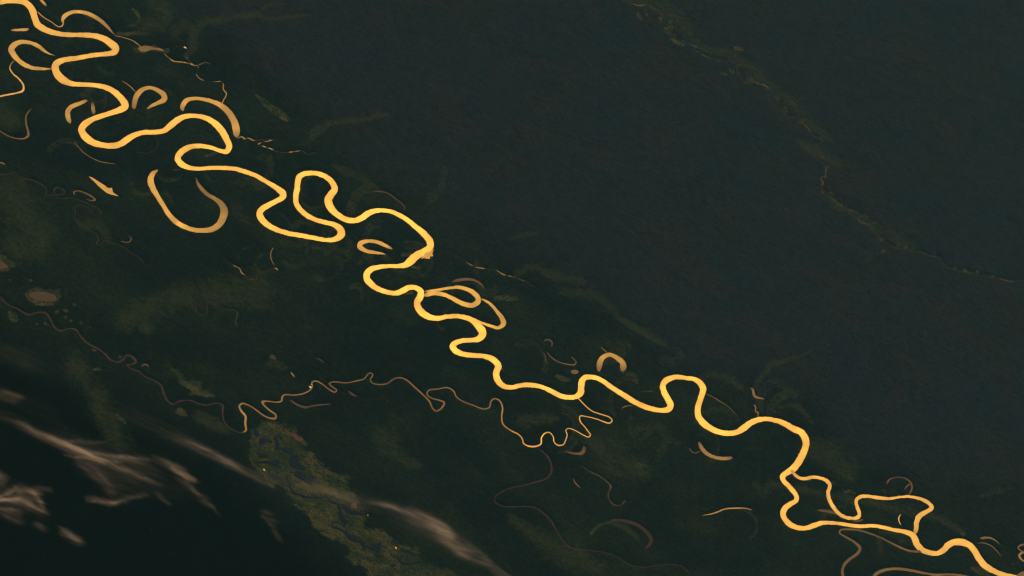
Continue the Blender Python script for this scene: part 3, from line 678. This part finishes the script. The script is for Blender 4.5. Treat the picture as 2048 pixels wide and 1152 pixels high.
fill(np.vstack([q(0,2,"530,525;680,520;690,600;705,700;770,760;880,860;895,940;860,1000;1000,1060;985,1110;920,1150"), q(0,3,"1040,70;1060,150;980,165;900,110;850,60;800,0"), q(0,2,"780,1010;700,870;570,720")]), MEADOW, 0.6, 7, 'long dim green swath descending through the south-western cloud wisps')
stamp(plan((0,2,"930,1020,30;980,1060,40;995,1090,20")), MARSH, 0.5, 0.7, 'little speckled yellow clearing in the dim green swath')
fill([(505,850),(540,843),(590,858),(606,876),(614,900),(640,928),(672,943),(690,950),(712,948),(692,966),(700,985),(715,998),(728,1028),(743,1043),(736,1052),(714,1058),(762,1060),(776,1078),(792,1085),(802,1098),(832,1100),(852,1116),(882,1130),(917,1140),(920,1200),(746,1200),(736,1135),(700,1130),(680,1112),(690,1096),(660,1075),(625,1058),(620,1030),(606,1020),(596,1010),(576,1000),(570,985),(545,975),(520,955),(500,935),(493,910),(500,880)], MARSH, 0.52, 4, 'great olive and yellow marsh laced with dark lagoons in the south')
stamp(plan((2,3,"632,815,20;660,780,26;700,748,26;760,728,22;830,722,16")), MARSH, 0.6, 0.5, 'olive reed bed along one limb of the dark blue oxbow')
stamp(plan((2,3,"820,740,30;900,770,40;980,830,36;1020,880,20")), MEADOW, 0.7, 0.6, 'olive grass inside the curve of the dark blue oxbow')
stamp(plan((2,3,"985,270,20;1030,272,40;1080,276,16")), MARSH, 0.55, 0.8, 'small olive meadow among the southern creeks')
fill(q(0,0,"1065,400;1090,378;1150,362;1250,374;1345,400;1335,424;1250,412;1160,424;1090,430"), MARSH, 0.6, 1, 'olive reeds fringing the weedy brown pool')
for a, lab in (((0,0,"1062,75,20;1095,110,24;1108,165,20;1085,200,24;1010,212,12"), 'olive hooked meadow north of the weedy brown pool'),
          ((0,0,"940,268,18;1010,278,22;1080,268,28;1190,272,26"), 'olive strip of meadow east of the second bend'),
          ((1,1,"1170,890,28;1200,885,30;1235,880,20"), 'small yellow bank of grass inside the midstream elbow'),
          ((1,1,"1260,985,20;1290,990,30;1320,985,16"), 'small yellow grass patch below the midstream elbow'),
          ((0,1,"1640,100,16;1700,80,30;1750,70,20"), 'yellowish grass bar inside the short westward loop'),
          ((2,2,"360,710,30;400,730,40;470,740,24"), 'olive reeds north of the southern reach'),
          ((2,2,"915,695,24;960,690,40;990,720,40;1000,760,20"), 'yellow-brown reed bank east of the tan hoof lake'),
          ((2,2,"800,120,4;860,655,20;890,668,24;915,650,14") if False else (2,2,"862,660,18;888,674,22;915,655,12"), 'yellow reeds at the foot of the tan hoof lake'),
          ((3,3,"620,480,20;660,470,30;690,490,20"), 'yellow grass at the neck of the side channel'),
          ((3,3,"300,380,18;330,390,18;350,398,10"), 'sandy-yellow bank beside the side channel'),
          ((3,3,"1535,780,20;1555,810,34;1565,830,16"), 'pale olive clearing above the last river bend'),
          ((2,0,"1000,120,20;1015,145,34;1040,170,24"), 'yellow clearing beside the far north-eastern valley'),
          ((2,0,"1068,118,14;1072,140,18"), 'tiny yellow clearing next to a larger one in the north-east'),
          ((2,0,"1740,560,24;1765,580,30"), 'yellow clearing down the north-eastern valley stream'),
          ((2,0,"1670,605,24;1700,605,30"), 'dull yellow clearing west of the north-eastern valley stream'),
          ((2,0,"1775,395,24;1810,402,30;1840,410,14"), 'pale wedge of meadow east of the north-eastern valley'),
          ((2,0,"1275,325,24;1310,345,34;1370,365,24"), 'olive meadow on the western flank of the north-eastern valley'),
          ((2,0,"1565,460,24;1585,468,24"), 'small yellow clearing at the north-eastern stream'),
          ((3,0,"160,820,20;200,830,34;215,850,24"), 'olive clearing above the north-eastern stream bend')):
    stamp(plan(a), MARSH, 0.62, 0.5, lab)
# scattered small wet clearings, west by the dim river and along the far valley
specks = [(112,625),(128,636),(140,643),(163,646),(178,655),(230,668),(90,646),(72,648),(147,610),(129,621),(187,700),(238,713),(232,826),(236,832),(190,740),(196,738),(60,598),(115,580),(20,560),(60,562),(118,594)]
rs2 = random.Random(4)
VL = plan((2,0,"1000,40;1200,110;1280,220;1330,310;1480,390;1600,465;1760,490;1850,645;2032,690"),(3,0,"82,800;160,920;290,995;404,1106"),(3,1,"418,75;465,200;440,305;528,440;655,528;746,582;838,660;908,782;1012,826;1150,856;1328,900;1450,985;1680,1042;1915,1094"))
for _ in range(70):
    k = rs2.randrange(len(VL) - 1); t = rs2.random()
    p = VL[k] * (1 - t) + VL[k + 1] * t
    specks.append((p[0] + rs2.gauss(0, 6), p[1] + rs2.gauss(0, 6)))
for x, y in specks:
    L = rs2.uniform(1.5, 5)
    stamp(np.array([[x, y, rs2.uniform(3, 6), -1], [x + L, y + L * rs2.uniform(-0.3, 0.8), rs2.uniform(3, 5), -1]]), MARSH, rs2.uniform(0.5, 0.85), 0.4)
# grassy inner banks of the bends
for a in ((1,1,"636,400,20;614,450,22;622,510,18"), (0,0,"560,500,24;500,520,28"), (0,0,"700,1025,26;712,1000,20"),
          (0,0,"700,310,16;790,320,20;850,350,16"), (2,2,"582,790,14;586,760,14"), (0,1,"1280,230,20;1340,215,14;1450,212,14"),
          (1,0,"0,770,20;60,820,50;170,900,80;250,960,40"), (1,2,"1180,50,20;1250,40,20"), (1,2,"1960,640,24;1985,660,20"), (2,2,"1040,830,12;1150,834,12")):
    stamp(plan(a), MARSH, 0.42, 0.8)

# ------------------------------------------------------------------ the land: ground sheet and the forest on it
g0 = 1560.0
gnd = mesh_obj('ground', [(-g0, -g0, -0.3), (g0, -g0, -0.3), (g0, g0, -0.3), (-g0, g0, -0.3)], [(0, 1, 2, 3)], VEG)
tag(gnd, 'dark forested lowland plain under the whole view', kind='structure')

M = 190.0
corners = ground([(-M, -M), (PW + M, -M), (PW + M, PH + M), (-M, PH + M)])
DX, DY = 0.27, 0.54
xs = np.arange(corners[:, 0].min(), corners[:, 0].max(), DX)
ys = np.arange(corners[:, 1].min(), corners[:, 1].max(), DY)
nx, ny = len(xs), len(ys)
X, Y = np.meshgrid(xs, ys)
FAR = 6.0
dist = np.full((ny, nx), FAR)
inside = np.zeros((ny, nx), bool)
for A, B in OPEN:
    for E in (A, B):
        for px, py in E:
            i0, i1 = np.searchsorted(xs, (px - FAR, px + FAR))
            j0, j1 = np.searchsorted(ys, (py - FAR, py + FAR))
            if i0 == i1 or j0 == j1:
                continue
            d = np.sqrt((xs[None, i0:i1] - px) ** 2 + (ys[j0:j1, None] - py) ** 2)
            np.minimum(dist[j0:j1, i0:i1], d, out=dist[j0:j1, i0:i1])
    for k in range(len(A) - 1):
        Q = np.array([A[k], A[k + 1], B[k + 1], B[k]])
        i0, i1 = np.searchsorted(xs, (Q[:, 0].min(), Q[:, 0].max()))
        j0, j1 = np.searchsorted(ys, (Q[:, 1].min(), Q[:, 1].max()))
        if i0 == i1 or j0 == j1:
            continue
        qx, qy = xs[None, i0:i1], ys[j0:j1, None]
        for tri in ((0, 1, 2), (0, 2, 3)):
            pos = np.ones((j1 - j0, i1 - i0), bool); neg = pos.copy()
            T = Q[list(tri)]
            for (ax, ay), (bx, by) in zip(T, np.roll(T, -1, 0)):
                cr = (bx - ax) * (qy - ay) - (by - ay) * (qx - ax)
                pos &= cr >= -1e-9
                neg &= cr <= 1e-9
            inside[j0:j1, i0:i1] |= pos | neg

PIC = picture(np.stack([X.ravel(), Y.ravel(), np.zeros(X.size)], 1)).reshape(ny, nx, 2)
U, W_ = PIC[..., 0], PIC[..., 1]
keep = (U > -M) & (U < PW + M) & (W_ > -M) & (W_ < PH + M)
def lookup(layer):
    fx = np.clip((U - RX0) / RST, 0, RW - 2); fy = np.clip((W_ - RY0) / RST, 0, RH - 2)
    i, j = fx.astype(int), fy.astype(int)
    a, b = fx - i, fy - j
    return (layer[j, i] * (1 - a) + layer[j, i + 1] * a) * (1 - b) + (layer[j + 1, i] * (1 - a) + layer[j + 1, i + 1] * a) * b
marsh, meadow = lookup(MARSH), lookup(MEADOW)
edge_x = [-300, 0, 250, 330, 440, 540, 680, 860, 1000, 1150, 1330, 1520, 1640, 1760, 1850, 2048, 2300]
edge_y = [-420, -200, -30, 20, 100, 190, 290, 440, 510, 580, 690, 790, 830, 930, 980, 1010, 1030]
terra = smooth(0.5 + (np.interp(U, edge_x, edge_y) - W_ + 60 * fbm(X / 12, Y / 18, 4, 31)) / 260.0)
# raised forest plateau cut by little valleys; floodplain forest lower and flatter
rid = 1 - np.abs(fbm(X / 16 + 2 * fbm(X / 20, Y / 20, 2, 3), Y / 19 + 2 * fbm(X / 17, Y / 24, 2, 13), 5, 11, 0.6)) * 2.0
valley = np.clip(rid, 0, 1) ** 5
off_water = smooth((dist - 0.3) / 5.0)
land = terra * off_water * (0.34 + 0.16 * fbm(X / 26, Y / 30, 3, 7) - 0.10 * valley) + (1 - terra) * off_water * 0.04 * fbm(X / 5, Y / 8, 3, 21)
tree = smooth((dist - 0.12) / 1.1) * (1 - 0.8 * np.clip(np.maximum(marsh, 0.7 * meadow) * 1.6, 0, 1))
crown = 0.20 * tree + 0.10 * tree * (0.6 * fbm(X / 0.9, Y / 1.2, 3, 41) + 0.5 * (hash2(np.arange(nx)[None] + 0 * Y, np.arange(ny)[:, None] + 0 * X, 5) - 0.5))
# old river courses leave low ridges that follow the present banks
scroll = np.sin(dist * 2 * math.pi / 0.95 + 2.5 * fbm(X / 7, Y / 10, 2, 61)) * smooth((dist - 0.5) / 0.8) * smooth((5.2 - dist) / 2.0) * smooth(0.2 + 1.6 * fbm(X / 13, Y / 20, 2, 63))
crown = crown + 0.035 * scroll * (1 - terra) * tree
Zc = np.where(inside, -0.16, np.maximum(land + crown, 0.0) + 0.0)
Zc[dist < 0.10] = np.minimum(Zc[dist < 0.10], -0.02)

vid = np.arange(nx * ny).reshape(ny, nx)
fk = keep[:-1, :-1] & keep[1:, :-1] & keep[:-1, 1:] & keep[1:, 1:]
ins4 = inside[:-1, :-1] & inside[1:, :-1] & inside[:-1, 1:] & inside[1:, 1:]
fk &= ~ins4
F = np.stack([vid[:-1, :-1], vid[:-1, 1:], vid[1:, 1:], vid[1:, :-1]], -1)
ii = np.clip(((U - RX0) / RST).round().astype(int), 0, RW - 1); jj = np.clip(((W_ - RY0) / RST).round().astype(int), 0, RH - 1)
pid = PID[jj, ii][:-1, :-1]
VERT = np.stack([X.ravel(), Y.ravel(), Zc.ravel()], 1)
# forest colour darkens towards the south-west, past the marsh
sw_dark = smooth(0.5 + (W_ - np.interp(U, [-300, 0, 200, 450, 620, 760, 900, 2300], [520, 690, 790, 930, 1080, 1190, 1300, 1700]) + 40 * fbm(X / 12, Y / 18, 3, 51)) / 320.0)
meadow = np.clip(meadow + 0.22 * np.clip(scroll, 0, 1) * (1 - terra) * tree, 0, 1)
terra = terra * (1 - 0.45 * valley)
COVER = np.stack([terra.ravel(), marsh.ravel(), meadow.ravel(), sw_dark.ravel()], 1)

def cover_obj(name, faces):
    used, inv = np.unique(faces.ravel(), return_inverse=True)
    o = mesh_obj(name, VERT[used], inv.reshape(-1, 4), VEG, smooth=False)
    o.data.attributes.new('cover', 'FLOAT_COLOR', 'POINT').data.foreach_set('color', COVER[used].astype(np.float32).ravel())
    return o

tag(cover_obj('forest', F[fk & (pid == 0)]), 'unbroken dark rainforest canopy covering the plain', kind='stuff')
for k, (lab, is_marsh) in enumerate(PATCHES):
    f = F[fk & (pid == k + 1)]
    if len(f):
        tag(cover_obj('marsh_grass' if is_marsh else 'meadow_grass', f), lab, kind='stuff')

# ------------------------------------------------------------------ houses of the two riverside hamlets
def house(px, lab, roof_mat, size=(0.20, 0.13, 0.05), turn=0.0, z=0.0, group=None):
    p = ground([px])[0]
    e = bpy.data.objects.new('house', None)
    COL.objects.link(e)
    i, j = np.searchsorted(xs, p[0]), np.searchsorted(ys, p[1])
    e.location = (p[0], p[1], max(float(Zc[j, i]), 0.032))
    e.rotation_euler = (0, 0, turn)
    a, b, h = size[0] / 2, size[1] / 2, size[2]
    mesh_obj('wall', [(-a,-b,0),(a,-b,0),(a,b,0),(-a,b,0),(-a,-b,h),(a,-b,h),(a,b,h),(-a,b,h)],
             [(0,1,5,4),(1,2,6,5),(2,3,7,6),(3,0,4,7)], WALLS, e)
    o = 0.012; t = h + 0.012; g = h - 0.004
    mesh_obj('roof', [(-a-o,-b-o,g),(a+o,-b-o,g),(a+o,0,t),(-a-o,0,t),(a+o,b+o,g),(-a-o,b+o,g),
                      (-a-o,-b-o,g-.006),(a+o,-b-o,g-.006),(a+o,0,t-.006),(-a-o,0,t-.006),(a+o,b+o,g-.006),(-a-o,b+o,g-.006)],
             [(0,1,2,3),(3,2,4,5),(7,6,9,8),(8,9,11,10),(0,6,7,1),(5,4,10,11)], roof_mat, e)
    tag(e, lab, 'house', group)
    return e
house((369.3, 95.6), 'largest pale-roofed house in the northern forest clearing', ROOF, (0.42, 0.55, 0.06), 0.3, 0.36)
house((371.6, 96.6), 'smaller pale-roofed house beside the largest northern one', ROOF, (0.22, 0.30, 0.05), -0.2, 0.36)
house((353.0, 93.5), 'red-roofed house west of the pale northern houses', ROOF_RED, (0.26, 0.24, 0.05), 0.1, 0.34)
house((363.5, 81.0), 'lone pale-roofed house north of the clearing', ROOF_RED, (0.16, 0.20, 0.05), 0.5, 0.34)
house((620.3, 775.5), 'pale-roofed house on the copper tributary bend', ROOF, (0.30, 0.75, 0.06), 0.0, 0.05)
house((618.0, 773.0), 'small pale-roofed house just behind the tributary bend', ROOF, (0.16, 0.22, 0.05), 0.4, 0.08)
house((622.0, 769.5), 'small roof at the upper end of the tributary bend hamlet', ROOF, (0.14, 0.18, 0.05), -0.3, 0.05)

# ------------------------------------------------------------------ clouds
import bmesh
CLOUD_Z = 28.0
CLOUD_K = 0.28
_a = ground([(60, 862), (160, 906)], CLOUD_Z)
CLOUD_DIR = math.atan2(_a[1, 1] - _a[0, 1], _a[1, 0] - _a[0, 0])

def cloud_material(segs):
    """thin cloud: droplets gathered round drawn-out filaments, torn by the wind"""
    mt = bpy.data.materials.new('thin_cloud')
    mt.use_nodes = True
    n = mt.node_tree
    n.nodes.clear()
    def VM(op, a, b=None, c=None):
        x = N(n, 'ShaderNodeVectorMath', operation=op)
        for i, v in enumerate((a, b, c)):
            if v is None:
                continue
            if isinstance(v, tuple):
                x.inputs[i].default_value = v
            else:
                n.links.new(v, x.inputs[i])
        return x
    out = N(n, 'ShaderNodeOutputMaterial')
    pv = N(n, 'ShaderNodeVolumePrincipled')
    geo = N(n, 'ShaderNodeNewGeometry')
    pos = geo.outputs['Position']
    wz = N(n, 'ShaderNodeTexNoise')
    wz.inputs['Scale'].default_value = 0.16; wz.inputs['Detail'].default_value = 2; wz.inputs['Roughness'].default_value = 0.5
    n.links.new(pos, wz.inputs['Vector'])
    off = VM('MULTIPLY_ADD', wz.outputs['Color'], (2.6, 2.6, 0.0), (-1.3, -1.3, 0.0)).outputs[0]
    flat = VM('MULTIPLY', VM('ADD', pos, off).outputs[0], (1.0, 1.0, 0.0)).outputs[0]
    sz = N(n, 'ShaderNodeSeparateXYZ')
    n.links.new(pos, sz.inputs[0])
    zz = math_node(n, 'SUBTRACT', sz.outputs[2], CLOUD_Z)
    z2 = math_node(n, 'MULTIPLY', zz, zz)
    total = None
    for (a, b, wd, t, dn) in segs:
        ba = (b[0] - a[0], b[1] - a[1], 0.0)
        L2 = ba[0] ** 2 + ba[1] ** 2
        pa = VM('SUBTRACT', flat, (a[0], a[1], 0.0)).outputs[0]
        h = math_node(n, 'DIVIDE', VM('DOT_PRODUCT', pa, ba).outputs['Value'], L2, clamp=True)
        sc = VM('SCALE', ba)
        n.links.new(h, sc.inputs['Scale'])
        v = VM('SUBTRACT', pa, sc.outputs[0]).outputs[0]
        d2 = VM('DOT_PRODUCT', v, v).outputs['Value']
        e = math_node(n, 'MULTIPLY_ADD', d2, -1.9 / wd ** 2, math_node(n, 'MULTIPLY', z2, -2.6 / t ** 2))
        g = math_node(n, 'MULTIPLY', math_node(n, 'EXPONENT', e), CLOUD_K * dn / t)
        # thins out towards both ends
        f = math_node(n, 'MULTIPLY', math_node(n, 'MULTIPLY', h, math_node(n, 'SUBTRACT', 1.0, h)), 5.0, clamp=True)
        g = math_node(n, 'MULTIPLY', g, math_node(n, 'MULTIPLY_ADD', f, 0.9, 0.1))
        total = g if total is None else math_node(n, 'ADD', total, g)
    mp = N(n, 'ShaderNodeMapping', vector_type='TEXTURE')
    n.links.new(VM('ADD', pos, off).outputs[0], mp.inputs['Vector'])
    mp.inputs['Rotation'].default_value = (0, 0, CLOUD_DIR)
    mp.inputs['Scale'].default_value = (7.0, 0.42, 1.0)
    nz = N(n, 'ShaderNodeTexNoise')
    nz.inputs['Scale'].default_value = 1.0; nz.inputs['Detail'].default_value = 6; nz.inputs['Roughness'].default_value = 0.6
    n.links.new(mp.outputs[0], nz.inputs['Vector'])
    tex = map_range(n, nz.outputs['Fac'], 0.34, 0.72, 0.04, 2.0)
    d = math_node(n, 'MULTIPLY', total, tex)
    d = math_node(n, 'MAXIMUM', math_node(n, 'SUBTRACT', d, 0.004), 0.0)
    n.links.new(d, pv.inputs['Density'])
    pv.inputs['Color'].default_value = (0.99, 0.98, 0.95, 1)
    pv.inputs['Anisotropy'].default_value = 0.45
    n.links.new(pv.outputs[0], out.inputs['Volume'])
    mt.cycles.volume_step_rate = 0.5
    return mt

def cloud(lab, wisps, group=None):
    rng = random.Random(lab)
    fan = []
    for (x0, y0, x1, y1, wd, dn) in wisps:
        fan.append((x0, y0, x1, y1, wd * 1.35, dn * 0.30))
        if dn > 0.3:
            L = math.hypot(x1 - x0, y1 - y0); ux, uy = (x1 - x0) / L, (y1 - y0) / L
            t = rng.uniform(0.3, 0.7); o = rng.gauss(0, 0.3) * wd; h = L * rng.uniform(0.35, 0.6); tw = rng.gauss(0, 0.07)
            cx, cy = x0 + ux * L * t - uy * o, y0 + uy * L * t + ux * o
            vx, vy = ux * math.cos(tw) - uy * math.sin(tw), uy * math.cos(tw) + ux * math.sin(tw)
            fan.append((cx - vx * h, cy - vy * h, cx + vx * h, cy + vy * h, wd * rng.uniform(0.35, 0.6), dn * 0.40))
    segs = []
    bm = bmesh.new()
    for (x0, y0, x1, y1, wd, dn) in fan:
        P = ground([(x0, y0), (x1, y1)], CLOUD_Z)
        a = (P[1] - P[0]) / 2
        la = np.hypot(a[0], a[1])
        dpx = np.array([x1 - x0, y1 - y0]); dpx = dpx / np.hypot(*dpx)
        perp = np.array([-dpx[1], dpx[0]]) * wd / 2
        mpx = np.array([(x0 + x1) / 2, (y0 + y1) / 2])
        v = ground([mpx + perp], CLOUD_Z)[0] - ground([mpx], CLOUD_Z)[0]
        wp = max(abs(a[0] * v[1] - a[1] * v[0]) / la, 0.25)
        t = min(max(0.35 * wp, 0.45), 1.5)
        segs.append((P[0], P[1], wp, t, dn))
        # body of the cloud round this filament
        R_ = Matrix.Translation(Vector((P[0] + P[1]) / 2)) @ Matrix.Rotation(math.atan2(a[1], a[0]), 4, 'Z') @ Matrix.Diagonal((la + 1.3 * wp + 0.5, 1.75 * wp + 1.0, 1.35 * t + 0.25, 1))
        bmesh.ops.create_icosphere(bm, subdivisions=3, radius=1.0, matrix=R_)
    raw = bpy.data.meshes.new('cloud_body')
    bm.to_mesh(raw); bm.free()
    tmp = bpy.data.objects.new('cloud_body', raw)
    COL.objects.link(tmp)
    md = tmp.modifiers.new('skin', 'REMESH')
    md.mode = 'VOXEL'; md.voxel_size = 0.32
    dg = bpy.context.evaluated_depsgraph_get()
    me = bpy.data.meshes.new_from_object(tmp.evaluated_get(dg))
    bpy.data.objects.remove(tmp); bpy.data.meshes.remove(raw)
    me.name = 'cloud'
    me.materials.clear()
    me.materials.append(cloud_material(segs))
    e = bpy.data.objects.new('cloud', me)
    COL.objects.link(e)
    tag(e, lab, 'cloud', group)
    return e
cloud('bright feathered cloud streak fanning out over the south-western forest', [
 (-60, 800, 130, 892, 22, .30), (20, 842, 180, 916, 13, .8), (95, 874, 205, 926, 8, 4.0), (130, 890, 190, 918, 6, 5.0), (140, 896, 290, 930, 9, .9), (225, 913, 300, 922, 9, .6), (155, 903, 268, 946, 7, 2.0), (240, 936, 330, 972, 9, .5),
 (160, 908, 215, 968, 26, .35), (190, 945, 232, 998, 18, .35), (165, 994, 245, 1007, 9, .9), (210, 1008, 300, 990, 12, .35),
 (300, 916, 375, 946, 16, .55), (335, 932, 398, 964, 8, 2.0), (350, 945, 430, 1020, 16, .45), (120, 884, 205, 884, 9, .35), (230, 930, 390, 1000, 60, .16), (312, 980, 348, 1014, 8, .35), (90, 866, 330, 956, 60, .28), (160, 905, 270, 1000, 60, .26)])
cloud('frayed knot of bright cloud at the south-western edge', [
 (-40, 1006, 40, 996, 8, 4.0), (-20, 1002, 36, 970, 9, 1.2), (20, 975, 85, 984, 9, .9), (62, 978, 90, 1016, 10, .9), (0, 998, 60, 1000, 20, .8), (-40, 1018, 50, 1026, 12, .6), (45, 1004, 95, 1024, 10, .8), (0, 1026, 55, 1046, 16, .35), (70, 976, 110, 984, 7, .4), (20, 985, 70, 1008, 34, .5), (-40, 985, 100, 1010, 60, .3)])
cloud('small bright scrap of cloud cut by the south-western edge', [(-30, 938, 14, 966, 20, 1.2)])
cloud('tiny torn scrap of cloud low in the south-west', [(122, 1060, 170, 1092, 16, .6), (138, 1068, 164, 1084, 8, .9)])
cloud('faint puff of cloud west of the tiny torn scrap', [(70, 1040, 98, 1066, 18, .35)])
cloud('long thin diagonal cloud band stretching towards the marsh', [
 (200, 795, 420, 912, 30, .22), (340, 868, 480, 936, 13, .75), (420, 908, 545, 968, 14, .5), (500, 940, 650, 988, 26, .3), (600, 962, 730, 1006, 20, .5), (660, 985, 800, 1022, 34, .25)])
cloud('glowing crescent of cloud curving over the edge of the southern marsh', [
 (750, 1004, 850, 1036, 12, .9), (800, 1020, 905, 1072, 26, .9), (845, 1038, 910, 1082, 18, 1.6), (870, 1055, 945, 1118, 28, .9), (760, 1020, 890, 1075, 60, .22), (915, 1090, 975, 1135, 18, .5), (950, 1112, 1020, 1160, 12, .6)])
cloud('pale veil of cloud along the western edge above the bright streak', [(-60, 676, 90, 738, 40, .2), (-40, 700, 200, 760, 60, .1)])
cloud('small soft smear of cloud at the western edge', [(-20, 782, 44, 802, 20, .6)])
cloud('thin curved ghost of cloud west of the marsh', [(526, 1016, 552, 1052, 14, .35), (540, 1045, 562, 1088, 12, .3)])
cloud('wide dim veil of cloud between the two cloud streaks', [(120, 790, 340, 866, 60, .14), (-40, 770, 160, 850, 60, .15)])

# ------------------------------------------------------------------ air
hz = bpy.data.materials.new('haze')
hz.use_nodes = True
n = hz.node_tree
n.nodes.clear()
ho = N(n, 'ShaderNodeOutputMaterial'); hv = N(n, 'ShaderNodeVolumePrincipled')
hv.inputs['Color'].default_value = (*HAZE_COLOR, 1)
hv.inputs['Density'].default_value = HAZE_DENSITY
hv.inputs['Anisotropy'].default_value = HAZE_FORWARD
n.links.new(hv.outputs[0], ho.inputs['Volume'])
e, b0, t0 = g0 + 8, -0.32, cam_pos.z + 12
box = mesh_obj('haze', [(-e,-e,b0),(e,-e,b0),(e,e,b0),(-e,e,b0),(-e,-e,t0),(e,-e,t0),(e,e,t0),(-e,e,t0)],
               [(3,2,1,0),(4,5,6,7),(0,1,5,4),(1,2,6,5),(2,3,7,6),(3,0,4,7)], hz)
tag(box, 'thin blue air between the viewer and the forest', kind='stuff')
S.cycles.use_denoising = True
S.cycles.denoiser = 'OPENIMAGEDENOISE'
S.cycles.denoising_input_passes = 'RGB_ALBEDO_NORMAL'
S.cycles.denoising_prefilter = 'ACCURATE'
S.cycles.pixel_filter_type = 'BLACKMAN_HARRIS'
S.cycles.filter_width = 1.3
S.cycles.max_bounces = 4
S.cycles.volume_bounces = 0
S.cycles.volume_step_rate = 0.5
